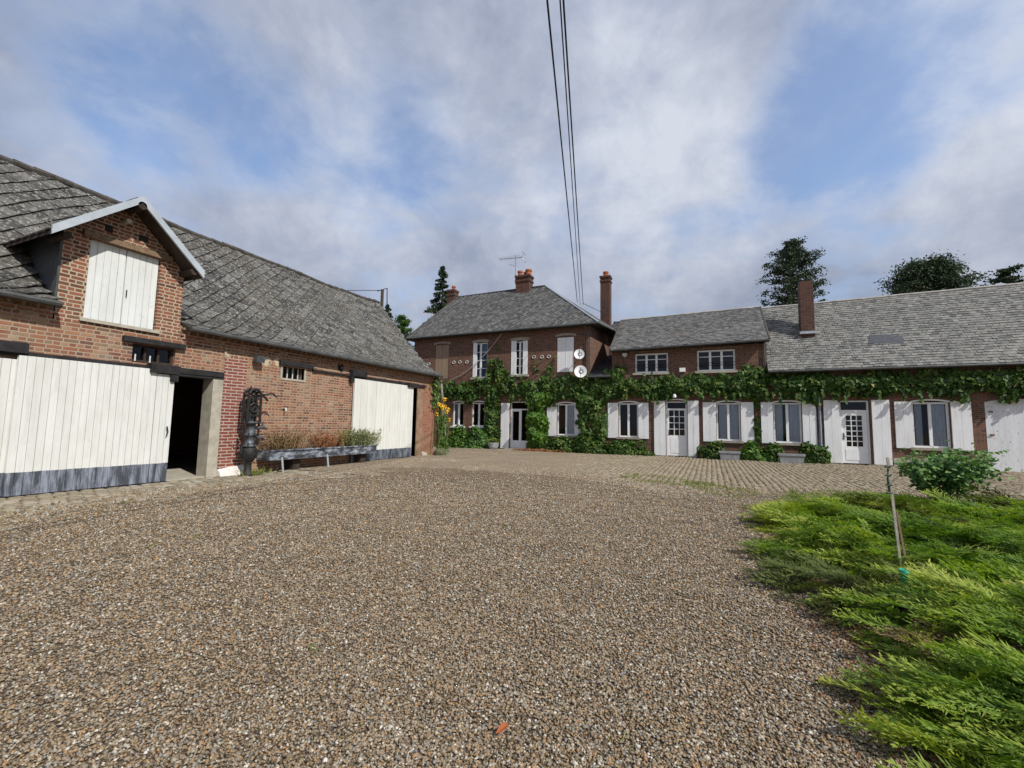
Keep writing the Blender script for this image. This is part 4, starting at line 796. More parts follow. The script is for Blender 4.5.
def vine(patches,rr,dens=190,size=.15):
    dens=dens*1.75; Ps=[];Ns=[]
    for (x0,x1,z0,z1,dep,dm) in patches:
        n=int((x1-x0)*(z1-z0)*dens*dm); x=rr.uniform(x0-.12,x1+.12,n); z=rr.uniform(z0-.15,z1+.15,n)
        e=np.minimum(np.minimum(x-x0,x1-x),np.minimum(z-z0,z1-z)); nz=fbm(x*1.7,z*1.7,4)
        ok=e+(nz-.5)*.75>0.02
        for k in keep: ok&=~((x>k[0])&(x<k[1])&(z>k[2]+.1*np.sin(x*5))&(z<k[3]-.05+.1*np.sin(x*7)))
        x=x[ok];z=z[ok];nz=nz[ok];e=e[ok]; cl=vnoise(x*2.6,z*2.6,8); d=dep*(.25+.9*cl)*np.clip(.35+e*1.6,.3,1)
        lay=rr.rand(len(x))**.6; y=YF-.03-d*lay; h=.15
        gx=(vnoise((x+h)*2.6,z*2.6,8)-cl)/h; gz_=(vnoise(x*2.6,(z+h)*2.6,8)-cl)/h
        Ps.append(np.stack([x,y,z],1)); Ns.append(np.stack([-gx*.4,-np.ones(len(x)),.45-gz_*.4],1))
    for (x0,x1,z0,z1,dep,dm) in patches:
        if x1-x0<3: continue
        for i in range(int((x1-x0)*4.5)):
            x=rr.uniform(x0,x1); up_=rr.rand()<.35; L_=rr.uniform(.12,.5)*(.7 if up_ else 1); m_=int(L_/.035); t_=np.linspace(0,1,m_); zz_=(z1-.1+t_*L_) if up_ else (z0+.12-t_*L_)
            Ps.append(np.stack([x+np.cumsum(rr.normal(0,.012,m_)),YF-.12-dep*.45+rr.normal(0,.03,m_),zz_],1)); Ns.append(np.tile([0,-1.,.3],(m_,1)))
    P=np.concatenate(Ps);N_=np.concatenate(Ns); return leaves(P,N_,size,rr)
def mkvine(name,org,label,patches,seed,stems,mat='ivy',cat='climbing plant',dens=190,size=.15,group=None):
    rr=np.random.RandomState(seed); rt=thing(name,org,label,cat,group); V,F=vine(patches,rr,dens,size); npmesh('leaves',V,F,M[mat],rt,org)
    m=MB()
    for pts in stems:
        q=[]; 
        for (a,b) in zip(pts[:-1],pts[1:]):
            for i in range(5): t=i/5; q.append((a[0]+(b[0]-a[0])*t+rr.uniform(-.04,.04),YF-.06,a[1]+(b[1]-a[1])*t))
        q.append((pts[-1][0],YF-.06,pts[-1][1])); m.tube(q,[.045-.03*i/len(q) for i in range(len(q))],5)
    if stems: m.build('stem',M['stem'],rt,org)
    return rt
mkvine('climbing_vine',(-9,YF,0),'dark green creeper wrapping the ground floor of the two storey house',[
 (-15.9,-6.2,3.15,4.2,.38,1.3),(-13.0,-11.75,0,3.3,.35,1),(-14.2,-13.7,2.8,3.3,.25,1),(-6.9,-5.2,0,3.3,.55,1.1),(-13.6,-11.2,4.0,4.9,.4,1),(-13.2,-11.6,4.7,5.6,.22,.7),(-9.2,-7.4,4.0,4.45,.3,1),(-8.8,-8.15,4.3,5.1,.2,.7),(-8.6,-8.3,4.8,5.5,.1,.3),(-9.6,-9.3,4.2,5.3,.05,.25),
 (-9.9,-8.6,2.8,3.3,.4,1.2),(-12.3,-11.7,4.5,6.2,.04,.15)],21,
 [[(-12.4,0),(-12.2,2.5),(-11.9,5.2)],[(-6.0,0),(-5.8,2),(-6.3,4)],[(-8.9,3.5),(-8.5,4.6),(-8.3,5.4)],[(-12.3,3.5),(-14.5,3.8),(-15.8,3.7)]])
mkvine('climbing_vine',(-2,YF,0),'creeper band below the triple casement windows of the lower wing',[(-6.3,2.7,3.1,4.15,.42,1.35),(-5.3,-4.2,4.0,4.7,.3,1),(-4.9,-4.3,4.4,5.0,.12,.5),(1.3,2.7,4.0,4.55,.3,1),(-1.9,-.4,4.0,4.3,.2,.6),(1.98,2.24,.6,3.3,.28,1.5)],22,
 [[(2.1,0),(2.1,2),(2.05,3.6)],[(2.0,3.6),(-2,3.7),(-6,3.5)]])
mkvine('climbing_vine',(8,YF,0),'creeper band under the long eave from chimney end to arched door',[(2.6,17,3.12,4.16,.42,1.35),(3.9,4.75,2.6,3.3,.35,1.3),(10.8,13,2.75,3.3,.3,.9),(11.6,12.6,2.0,3.0,.1,.35)],23,[[(4.7,0),(4.7,2),(4.6,3.6)],[(4.6,3.5),(9,3.7),(14,3.6)]])
mkvine('climbing_shrub',(-9.3,YF,0),'bright green bushy climber smothering the wall right of the glazed door',[(-9.95,-8.72,.15,3.5,.85,1.4),(-9.6,-8.3,2.6,3.5,.6,1)],24,[[(-9.3,0),(-9.3,3)],[(-9.1,0),(-8.9,2.5)]],'ivy_bright',size=.17)
# foundation shrubs
def mound(name,org,label,cat,x0,x1,y0,y1,h,n,seed,mat,size=.12,group=None,spiky=0,stem='stem',asp=1.25,narrow=.5):
    rr=np.random.RandomState(seed); rt=thing(name,org,label,cat,group); u=rr.uniform(-1,1,(n*3,3)); q=np.linalg.norm(u,axis=1); u=u[(q<1)&(q>.35)&(u[:,2]>-.2)][:n]
    cx,cy=(x0+x1)/2,(y0+y1)/2; nz=1+.45*(fbm(u[:,0]*2.5+seed,u[:,2]*2.5,seed)-.5)*2
    P=np.stack([cx+u[:,0]*(x1-x0)/2*nz,cy+u[:,1]*(y1-y0)/2*nz,np.abs(u[:,2])*h*nz+org[2]],1); V,F=leaves(P,u+np.array([0,0,.4]),size*.85,rr,droop=False,asp=asp,narrow=narrow); npmesh('foliage',V,F,M[mat],rt,org)
    m=MB()
    for i in range(9):
        a=Vector((cx+R.uniform(-.3,.3)*(x1-x0),cy,org[2]-.03)); b=a+Vector((R.uniform(-.2,.2)*(x1-x0),R.uniform(-.15,.15)*(y1-y0),h*R.uniform(.55,.85))); m.tube([a,a.lerp(b,.5)+Vector((R.uniform(-.04,.04),0,0)),b],[.022,.015,.006],5)
    m.build('branches',M[stem],rt,org); return rt
k=0
for (x0,x1,h,n,mt,lab) in ((-15.5,-13.6,1.3,4200,'ivy_bright','rounded bright shrub under the two small windows'),(-14.2,-12.2,1.15,3800,'bush','darker low shrub beside the round planter'),
   (-8.9,-6.8,.95,3200,'ivy','low dark shrub under the ground floor window with the ragged shutter'),(-7.2,-4.8,.9,3700,'ivy','low shrub at the foot of the thick creeper column'),(-5.5,-2.85,.86,3900,'ivy','low shrub left of the half-glazed white door'),
   (-.65,.75,.82,2300,'ivy','low shrub right of the half-glazed white door'),(.95,2.6,.75,2500,'ivy_bright','small light green shrub between the two stone planters'),(2.0,3.3,.78,2200,'ivy','dark shrub left of the right-hand stone planter'),(3.55,5.0,.95,3000,'ivy','dark rounded shrub at the foot of the blue downpipe')):
    mound('shrub',((x0+x1)/2,YF-.4,0),lab,'shrub',x0,x1,YF-.85,YF-.05,h,int(n*1.2),30+k,mt,.125); k+=1
rr=np.random.RandomState(77); n=260; P=np.stack([rr.normal(-8.9,.7,n),rr.normal(23.95,.16,n),rr.uniform(.02,.10,n)],1); V,F=leaves(P,np.tile([0,-.3,1.],(n,1)),.13,rr,asp=2.6,droop=False,narrow=.2); tag(npmesh('dry_fronds',V,F,M['dry_red'],None,(-8.6,24,0)),'rust coloured dead fronds fallen below the bushy climber','dead leaves',kind='stuff')
# planters
def planter(x,y,w_,d_,h,lab,mat='trough_stone'):
    o=(x,y,0); rt=thing('stone_planter',o,lab,'planter','stone planters below the windows')
    m=MB(); m.hexa([(x-w_*.44,y-d_/2*.9,-.02),(x+w_*.44,y-d_/2*.9,-.02),(x+w_*.44,y+d_/2,-.02),(x-w_*.44,y+d_/2,-.02)],[(x-w_/2,y-d_/2,h),(x+w_/2,y-d_/2,h),(x+w_/2,y+d_/2,h),(x-w_/2,y+d_/2,h)]); m.build('basin',M[mat],rt,o)
    m=MB(); m.box(x-w_/2-.025,x+w_/2+.025,y-d_/2-.025,y-d_/2+.04,h-.06,h+.03); m.box(x-w_/2-.025,x+w_/2+.025,y+d_/2-.04,y+d_/2+.02,h-.06,h+.03); m.box(x-w_/2-.025,x-w_/2+.04,y-d_/2+.04,y+d_/2-.04,h-.06,h+.03); m.box(x+w_/2-.04,x+w_/2+.025,y-d_/2+.04,y+d_/2-.04,h-.06,h+.03); m.build('rim',M[mat],rt,o)
    m=MB(); m.box(x-w_/2+.04,x+w_/2-.04,y-d_/2+.04,y+d_/2-.04,h+.001,h+.015); m.build('soil',M['soil'],rt,o)
planter(.82,23.75,.88,.4,.4,'pale stone planter on the cobbles below the net curtained window'); planter(3.3,23.55,.98,.42,.4,'wider stone planter on the cobbles nearer the second white door')
PO=(-11.9,24.15,0); pb=thing('tub_planter',PO,'pale blue grey round tub beside the glazed door','planter'); m=MB(); m.lathe(PO,[(.0,0),(.22,0),(.31,.22),(.33,.36),(.35,.38),(.33,.40),(.30,.36),(.27,.32),(0,.32)],18); m.build('tub',M['zinc_light'],pb,PO,True)
rr=np.random.RandomState(5); P=np.stack([rr.normal(PO[0],.16,200),rr.normal(PO[1],.12,200),rr.uniform(.34,.62,200)],1); V,F=leaves(P,np.tile([0,0,1.],(200,1)),.10,rr,droop=False); npmesh('foliage',V,F,M['grass'],pb,PO)
# trough plants: bundles of stalks
def stalks(name,org,label,cat,rx,ry,h,n,seed,mat,wd=.012,lean=.35,group=None,z0=0,twigs=6):
    rr=np.random.RandomState(seed); V=[];F=[]; k=0
    for i in range(n):
        a=rr.normal(0,.33,2); bx,by=org[0]+a[0]*rx,org[1]+a[1]*ry; L=h*rr.uniform(.5,1.05); dx,dy=a[0]*lean+rr.normal(0,.15),a[1]*lean*2+rr.normal(0,.22)
        b=np.array([bx,by,org[2]+z0]); e=b+np.array([dx*L,dy*L,L]); mid=(b+e)/2+rr.normal(0,.03,3); s=np.array([rr.normal(),rr.normal(),0]); s/=np.linalg.norm(s)+1e-6; s*=wd
        V+=[b-s,b+s,mid+s*.8,mid-s*.8,e]; F+=[(k,k+1,k+2),(k,k+2,k+3),(k+3,k+2,k+4)]; k+=5
        for t in range(twigs):
            q=b+(e-b)*rr.uniform(.3,1); u=rr.normal(0,1,3); u[2]=abs(u[2])*.8+.2; u/=np.linalg.norm(u); u*=h*rr.uniform(.06,.15); ww=np.cross(u,rr.normal(0,1,3)); ww/=np.linalg.norm(ww)+1e-6; ww*=wd*1.2
            V+=[q-ww*.3,q+u*.5+ww,q+u,q+u*.5-ww]; F+=[(k,k+1,k+2),(k,k+2,k+3)]; k+=4
    rt=npmesh(name,np.array(V),F,M[mat],None,org); return tag(rt,label,cat,group)
stalks('dry_plant',(-11.8,9.75,.6),'faded brown dead plant at the pump end of the trough','plant',.35,1.05,.72,150,1,'dry_brown',.010,.6,'plants growing in the trough',0,9)
stalks('dry_plant',(-11.8,11.3,.6),'rusty orange dried plant in the middle of the trough','plant',.3,.9,.62,130,2,'dry_red',.010,.4,'plants growing in the trough',0,9)
stalks('weed',(-11.75,11.95,.6),'thin upright green weed in the trough','plant',.1,.12,.62,16,6,'grass',.014,.2,'plants growing in the trough',0,9)
stalks('trough_shrub',(-11.75,12.75,.6),'bushy grey green shrub at the far end of the trough','plant',.33,1.05,.66,300,3,'grey_green',.014,.35,'plants growing in the trough',0,9)
stalks('weed_clump',(-11.6,8.6,0),'small green tuft at the foot of the pump','plant',.3,.6,.2,90,4,'grass',.012,.5,None,0,2)
# flowers at barn corner
FO=(-11.9,18.45,0); fl=thing('flower_clump',FO,'tall yellow coneflowers by the corner of the barn','flowers')
rr=np.random.RandomState(8); m=MB(); hd=[];
for i in range(20):
    b=(FO[0]+rr.normal(0,.15),FO[1]+rr.normal(0,.2),0); h_=rr.uniform(1.5,2.7) if i%3 else rr.uniform(2.2,2.7); e=(b[0]+rr.normal(0,.15),b[1]+rr.normal(0,.15),h_); m.tube([b,((b[0]+e[0])/2,(b[1]+e[1])/2,h_*.55),e],[.016,.012,.008],4,False); hd.append(e)
m.build('stems',M['grass'],fl,FO)
n=520; q=rr.rand(n); P=np.stack([FO[0]+rr.normal(0,.12,n),FO[1]+rr.normal(0,.17,n),q**1.2*1.9],1); V,F=leaves(P,rr.normal(0,1,(n,3)),.15,rr,asp=2.6,narrow=.14,droop=False); npmesh('leaves',V,F,M['bush'],fl,FO)
Pp=[];Nn=[]
for e in hd:
    if e[2]<1.7: continue
    for j in range(12):
        t=6.28*j/12; Pp.append((e[0]+.02+.03*math.sin(t*3),e[1]+.06*math.cos(t),e[2]+.06*math.sin(t)-.02)); Nn.append((1,-.6,.5))
V,F=leaves(np.array(Pp),np.array(Nn),.075,rr,asp=1.4,narrow=.4); npmesh('petals',V,F,M['petal'],fl,FO)
m=MB()
for e in hd:
    if e[2]>1.7: m.lathe((e[0]+.03,e[1]-.03,e[2]-.03),[(.0,-.03),(.035,-.01),(.035,.03),(0,.05)],7)
m.build('flower_centres',M['timber_dark'],fl,FO)
mkv=np.random.RandomState(9); n=260; z=mkv.uniform(2.2,3.8,n); P=np.stack([XB+mkv.uniform(-.02,.2,n),18.0+mkv.normal(0,.16,n),z],1); V,F=leaves(P,np.tile([1,-.3,.4],(n,1)),.11,mkv); tag(npmesh('barn_corner_creeper',V,F,M['ivy'],None,(XB,18,2.2)),'thin creeper hanging below the eave at the far barn corner','climbing plant')
mb=MB(); mb.tube([(-11.85,18.55,.0),(-11.9,18.5,2.0),(-11.95,18.3,3.7)],.03,6); mb.tube([(-11.7,18.5,.9),(-11.9,18.35,3.4)],.022,6); tag(mb.build('bare_stems',M['cable_pale'],None,(-11.85,18.5,0)),'pale bare stems climbing the barn corner behind yellow flowers','stems')
# round mossy stone
m=MB(); n=10
for i in range(n+1):
    pass
bo=(-11.55,17.85,0); prof_=[(0,.36),(.16,.34),(.26,.24),(.30,.10),(.27,-.05)]; m.lathe(bo,prof_,12); m.v=[(x+.03*math.sin(y*9),y+.03*math.cos(x*11),z+.02*math.sin(x*13+y*7)) for x,y,z in m.v]; tag(m.build('boulder',M['boulder'],None,bo,True),'rounded mossy stone at the foot of the far barn corner','stone')
# ------------------------------------------------------------------ grass tufts between cobbles
def tufts(name,pts,h,rr,label,kind='stuff',mat='grass'):
    n=len(pts); a=rr.uniform(0,6.28,n); w_=.014; L=h*rr.uniform(.5,1.3,n); s=np.stack([np.cos(a),np.sin(a),np.zeros(n)],1)*w_; b=np.concatenate([pts,np.full((n,1),0.0)],1); e=b+np.stack([rr.normal(0,.4,n)*L,rr.normal(0,.4,n)*L,L],1)
    V=np.stack([b-s,b+s,e],1).reshape(-1,3); F=np.arange(3*n).reshape(-1,3); return tag(npmesh(name,V,F,M[mat]),kind=kind)
rr=np.random.RandomState(12); n=22000
x=rr.uniform(-2.5,3,n); y=rr.uniform(10.4,15,n); c_=13.6-.8*(x+1.5); ok=(np.abs(y-c_)<1.3*(.3+fbm(x,y,3)))&(x<2.2)&(rr.rand(n)<.75)&(fbm(x*1.6,y*1.6,6)>.42)
p1=np.stack([x[ok],y[ok]],1); x=rr.uniform(-12,-9,2500);y=rr.uniform(1,18,2500);ok=fbm(x*.9,y*.9,2)>.62; p2=np.stack([x[ok],y[ok]],1)
tag(tufts('grass',np.concatenate([p1,p2]),.05,rr,''),label='low grass growing in the joints of the cobbles',cat='grass')
n=2500; x=rr.uniform(-3,8,n); y=12.0+rr.normal(0,.5,n)+.1*x; tag(tufts('weeds',np.stack([x,y],1)[(x>1.6)],.12,rr,''),label='straggly weeds along the far edge of the juniper bed',cat='weeds')
# ------------------------------------------------------------------ JUNIPERS
def spray_proto(rr,nb=15,L=.62):
    """feathery arching spray along +x, returns verts, tris, tint"""
    V=[];F=[];T=[]
    arch=lambda t: np.array([t*L, .05*L*math.sin(t*3+rr.uniform(-.1,.1)), .16*L*math.sin(t*2.6)-.05*L*t])
    def blade(p,d,w_,t0,t1):
        n=np.cross(d,np.array([0,0,1.])+rr.normal(0,.3,3)); n/=np.linalg.norm(n)+1e-9; k=len(V); V.extend([p,p+d*.45+n*w_,p+d,p+d*.45-n*w_]); F.extend([(k,k+1,k+2),(k,k+2,k+3)]); T.extend([t0,(t0+t1)/2,t1,(t0+t1)/2])
    for i in range(8):
        p=arch(i/8);q=arch((i+1)/8); blade(p,(q-p)*1.15,.006,.1+.5*i/8,.2+.5*i/8)
    for i in range(nb*2):
        t=.12+.85*(i//2)/nb+rr.uniform(-.02,.02); s=1 if i%2 else -1; p=arch(t); l=L*(.34-.22*t)*rr.uniform(.7,1.2); an=math.radians(rr.uniform(28,48))*s; d=np.array([math.cos(an),math.sin(an),rr.uniform(-.05,.38)])*l
        blade(p,d,.008,.25+.35*t,.6+.4*t)
        for j in range(5):
            tt=rr.uniform(.2,.95); an2=an+math.radians(rr.uniform(22,42))*(1 if j%2 else -1); dd=np.array([math.cos(an2),math.sin(an2),rr.uniform(-.1,.45)])*l*rr.uniform(.28,.5); blade(p+d*tt,dd,.0065,.4+.4*t,.75+.3*t)
    return np.array(V),np.array(F),np.clip(np.array(T),0,1)
prr=np.random.RandomState(3); protos=[spray_proto(prr) for _ in range(5)]
def juniper(cx,cy,rx,ry,h,n,seed,label,mat='juniper',size=1.,browns=.0):
    rr=np.random.RandomState(seed); org=(cx,cy,0); rt=thing('juniper_shrub',org,label,'shrub','junipers spreading over the bed')
    VV=[];FF=[];TT=[];k=0
    for i in range(int(n*.9)):
        V,F,T=protos[rr.randint(5)]; r=math.sqrt(rr.rand())*1.0; th=rr.uniform(0,6.28); px,py=cx+rx*r*math.cos(th),cy+ry*r*math.sin(th)
        lump=float(fbm(px*1.5,py*1.5,13)); hz=h*(1-r**2.2)*(.1+2.9*max(0,lump-.12)**1.4)*rr.uniform(.5,1.05)+.02
        rad=np.array([math.cos(th)*r,math.sin(th)*r])*.55+np.array([-.62,-.25])+rr.normal(0,.42,2)+(np.array([float(vnoise(px*.9,py*.9,41)),float(vnoise(px*.9,py*.9,42))])-.5)*1.3; yaw=math.atan2(rad[1],rad[0]); pitch=rr.uniform(.0,.42)-.25*r; roll=rr.normal(0,.35); s=size*rr.uniform(.5,1.35)
        Mx=(Matrix.Rotation(yaw,3,'Z')@Matrix.Rotation(-pitch,3,'Y')@Matrix.Rotation(roll,3,'X')); A=np.array(Mx)*s
        W=V@A.T+np.array([px,py,hz]); W[:,2]=np.maximum(W[:,2],.012); bb=rr.uniform(-.28,.12)+.5*(float(vnoise(px*1.1,py*1.1,31))-.5); 
        VV.append(W);FF.append(F+k);TT.append(np.clip(T+bb,0,1));k+=len(V)
    npmesh('foliage',np.concatenate(VV),np.concatenate(FF),M[mat],rt,org,np.concatenate(TT))
    m=MB()
    for i in range(14):
        th=R.uniform(0,6.28); m.tube([(cx,cy,.0),(cx+rx*.4*math.cos(th),cy+ry*.4*math.sin(th),h*.4),(cx+rx*.8*math.cos(th),cy+ry*.8*math.sin(th),h*.3)],[.03,.02,.008],5)
    m.build('branches',M['bark'],rt,org)
    return rt
J=[(1.75,2.9,.75,.75,.30,230,'nearest lime green juniper at the bottom right corner','juniper',.72),
(2.3,4.3,1.15,.8,.34,300,'lime green juniper just left of and nearer than the green cup','juniper',.8),
(1.35,5.1,.62,.7,.22,130,'dull olive and brown juniper spilling onto the gravel','juniper_dark',.7),
(3.4,5.4,1.1,1.0,.42,260,'juniper behind the nearest ones at the right edge','juniper',.85),
(1.9,6.4,1.25,.8,.30,300,'juniper around the green plastic cup','juniper',.8),
(1.85,8.1,1.05,.8,.28,260,'golden tipped juniper spreading left towards the gravel','juniper',.85),
(3.2,7.4,1.2,.9,.45,260,'juniper just right of the wooden stake','juniper',.9),
(5.2,7.3,1.3,1.2,.5,200,'tall juniper mass at the right frame edge','juniper',1.),
(2.6,9.4,1.4,.9,.20,260,'darker juniper behind the wooden stake','juniper_dark',.95),
(2.1,9.4,.85,.85,.12,120,'low juniper tongue at the left tip of the bed','juniper',.9),
(4.7,9.3,1.5,1.0,.32,240,'juniper between stake and leafy bush','juniper',1.),
(3.6,10.9,1.3,.6,.08,150,'yellow green juniper at the far edge of the bed','juniper',1.),
(6.6,10.4,1.6,1.2,.30,200,'dark juniper beyond the leafy bush at the right edge','juniper_dark',1.05),
(5.9,12.2,1.0,.6,.15,110,'low juniper at the foot of the leafy bush','juniper_dark',1.),
(8.8,12.0,1.7,1.0,.25,130,'farthest juniper at the right end of the bed','juniper',1.1)]
J.append((1.38,3.8,.22,.2,.16,30,'small dead brown juniper patch among the green ones near the gravel','dry_brown',.45))
for i,(cx,cy,rx,ry,h,n,lab,mt,sz) in enumerate(J): juniper(cx,cy,rx,ry,h,n,100+i,lab,mt,sz)
g=MB(); pts=[(1.1,.4),(1.15,2.2),(.98,3.2),(.95,4.6),(.9,6.2),(.85,8.6),(1.2,10.6),(2.1,11.8),(14,13.2),(14,.4)]
g.poly(*[(x,y,.062) for x,y in pts]); tag(g.build('planting_bed',M['soil']),kind='structure')
rr=np.random.RandomState(15); n=5000; yy=rr.uniform(2,10,n); P=np.stack([.98+rr.normal(0,.2,n),yy,np.full(n,.07)],1); V,F=leaves(P,np.tile([0,0,1.],(n,1)),.011,rr,asp=2.6,droop=False); tag(npmesh('needle_litter',V,F,M['dry_red'],None,(1,7,0)),'rust brown needle litter along the edge of the bed','dead leaves',kind='stuff')
rr=np.random.RandomState(44); m=MB()
for i in range(70):
    r_=2+rr.rand()**1.3*8; a=math.radians(rr.uniform(66,165)); x,y=r_*math.cos(a),r_*math.sin(a)
    if x>.9 or x<-8.5: continue
    if i%2: x=.75-abs(rr.normal(0,.5))
    z=float(gz(np.array([x]),np.array([y]))[0])+.022; L_=rr.uniform(.03,.10); b=rr.uniform(0,6.28); m.tube([(x,y,z),(x+L_*.5*math.cos(b),y+L_*.5*math.sin(b),z+.006),(x+L_*math.cos(b+.3),y+L_*math.sin(b+.3),z)],.0032,4)
tag(m.build('twigs',M['stake']),'small pale twigs scattered over the gravel','twigs',kind='stuff')
n=420; cx_=rr.uniform(-7,.6,26); cy_=rr.uniform(2.2,11,26); k_=rr.randint(0,26,n); tufts('gravel_weeds',np.stack([cx_[k_]+rr.normal(0,.03,n),cy_[k_]+rr.normal(0,.03,n)],1),.07,rr,'')
# leafy bushes behind the bed
def leafybush(org,label,rx,h,n,seed,stemsn=9):
    rr=np.random.RandomState(seed); rt=thing('leafy_bush',org,label,'bush','leafy bushes at the back of the bed'); m=MB(); Ps=[]
    for i in range(stemsn):
        th=rr.uniform(0,6.28); r=rx*rr.uniform(.3,1); e=Vector((org[0]+r*math.cos(th),org[1]+r*.6*math.sin(th),h*rr.uniform(.55,1.05))); b=Vector((org[0]+.15*math.cos(th),org[1],0)); mid=b.lerp(e,.55)+Vector((0,0,.12))
        m.tube([b,mid,e],[.02,.014,.005],5)
        for t in rr.uniform(.15,1.02,n//stemsn)**.8: 
            q=(b.lerp(mid,t*2) if t<.5 else mid.lerp(e,t*2-1)); Ps.append((q.x+rr.normal(0,.11),q.y+rr.normal(0,.11),max(.1,q.z+rr.normal(0,.07))))
    P=np.array(Ps); V,F=leaves(P,np.tile([-.1,-.5,1.],(len(P),1)),.085,rr,asp=1.2,narrow=.5,droop=False); npmesh('leaves',V,F,M['bush'],rt,org); m.build('stems',M['grass'],rt,org)
leafybush((4.6,12.9,0),'large leafy bush standing in front of the last white shuttered window',1.0,1.15,2100,41,22)
leafybush((7.2,12.9,0),'low leafy bush at the right edge in front of the peeling door',.8,.55,700,42,10)
# stake, tie and cup
SO=(1.68,5.88,0); st=thing('wooden_stake',SO,'thin leaning wooden stake with dark green ties standing in the junipers','stake')
m=MB(); m.beam((1.745,5.85,-.03),(1.69,5.9,1.27),.021,.021,(0,1,0)); m.build('stick',M['stake'],st,SO)
m=MB(); m.beam((1.81,5.87,-.03),(1.745,5.91,.72),.016,.016,(0,1,0)); m.build('cane',M['post_wood'],st,SO)
m=MB(); m.tube([(1.685,5.885,1.15),(1.675,5.88,1.05),(1.69,5.885,.92)],[.011,.009,.012],6)
for z in (.90,.98,1.08,1.17): m.tube([(1.665,5.87,z),(1.71,5.88,z+.01),(1.71,5.92,z),(1.665,5.92,z)],.008,5)
m.build('tie',M['strap'],st,SO)
CO=(1.40,4.66,.335); m=MB(); m.lathe(CO,[(.0,0),(.018,0),(.022,.07),(.034,.105),(.029,.105),(.015,.02)],12); tag(m.build('plastic_cup',M['cup'],None,CO,True),'small turquoise green plastic cup lying among the junipers','cup')
LO_=(-.95,2.12,.05); m=MB(); z=float(gz(np.array([-.945]),np.array([2.09]))[0])+.03
m.poly((-.965,2.05,z),(-.94,2.06,z+.006),(-.925,2.11,z+.012),(-.935,2.13,z+.006)); m.poly((-.965,2.05,z),(-.935,2.13,z+.006),(-.955,2.125,z+.012),(-.968,2.09,z+.01)); tag(m.build('dead_leaf',M['leaf_dry'],None,(-.95,2.12,z)),'single orange brown dead leaf on the gravel near the bottom edge','leaf')
# ------------------------------------------------------------------ TREES
def tree(name,org,label,h,rad,z0,mat,seed,kind,limbs=46,lpc=90,ls=.32,group='trees behind the buildings'):
    rr=np.random.RandomState(seed); rt=thing(name,org,label,'tree',group); m=MB(); o=Vector(org); top=o+Vector((rr.uniform(-.2,.2),0,h*.97)); m.tube([o,o.lerp(top,.5)+Vector((.15,0,0)),top],[.35,.22,.04],8); Ps=[]
    for i in range(limbs):
        t=(i+.5)/limbs; z=z0+(h-z0)*t; th=rr.uniform(0,6.28)
        if kind=='cone': L=rad*(1-t)**1.0*rr.uniform(.45,1.15)+.1; up=-.22
        elif kind=='spread': L=rad*(math.sin(math.pi*(.15+.80*t))**.5)*rr.uniform(.35,1.15); up=.22
        elif kind=='flat': L=rad*(1-.25*t)*rr.uniform(.5,1.05); up=.12
        else: L=rad*math.sin(math.pi*(.12+.83*t))**.7*rr.uniform(.45,1.1); up=.35
        a=o+Vector((0,0,z-(.1*L if up>0 else 0))); e=a+Vector((math.cos(th)*L,math.sin(th)*L,up*L)); m.tube([a,a.lerp(e,.5)+Vector((0,0,.1)),e],[.06,.04,.015],5)
        for c in range(3 if kind!='open' else 2):
            f=(.45,.75,1.)[c] if kind!='open' else (.6,1.)[c]; q=a.lerp(e,f); cr={'cone':.11*rad+.06,'open':.15*rad+.10}.get(kind,.2*rad+.1)
            pts=rr.normal(0,1,(lpc//3+6,3)); pts*= (cr*(1.25-t if kind=='cone' else 1)*.55*rr.uniform(.6,1.1)); pts[:,2]*=.45; Ps.append(pts+np.array(q))
    P=np.concatenate(Ps); V,F=leaves(P,np.tile([0,0,.5],(len(P),1))+rr.normal(0,.6,(len(P),3)),ls,rr,droop=(kind=='cone'),narrow=.35); npmesh('crown',V,F,M[mat],rt,org); m.build('trunk',M['bark'],rt,org)
tree('conifer_tree',(-29.6,45,0),'dark conifer rising behind the left chimney of the brick house',20.6,4.6,7,'conifer',51,'cone',200,130,.16)
tree('broadleaf_tree',(-35.3,45,0),'bright green tree between barn roof and brick house',14.7,1.8,6,'broad',52,'round',70,150,.16)
tree('conifer_tree',(-20.6,24.5,0),'narrow dark conifer just behind the end of the barn roof',9.7,1.6,5,'conifer',53,'cone',60,80,.16)
tree('broadleaf_tree',(6.9,45,0),'open crowned dark tree standing behind the long roof near the chimney',17.9,2.4,10,'magnolia',54,'open',190,90,.16)
tree('cedar_tree',(16.3,45,0),'wide dark tree with spreading crown behind the pale roof',14.9,3.0,9.0,'conifer',58,'spread',240,130,.16)
tree('cedar_tree',(20.7,45,0),'small dark tree top at the right edge above the roof ridge',13.9,1.2,9.5,'conifer',56,'flat',50,80,.16)
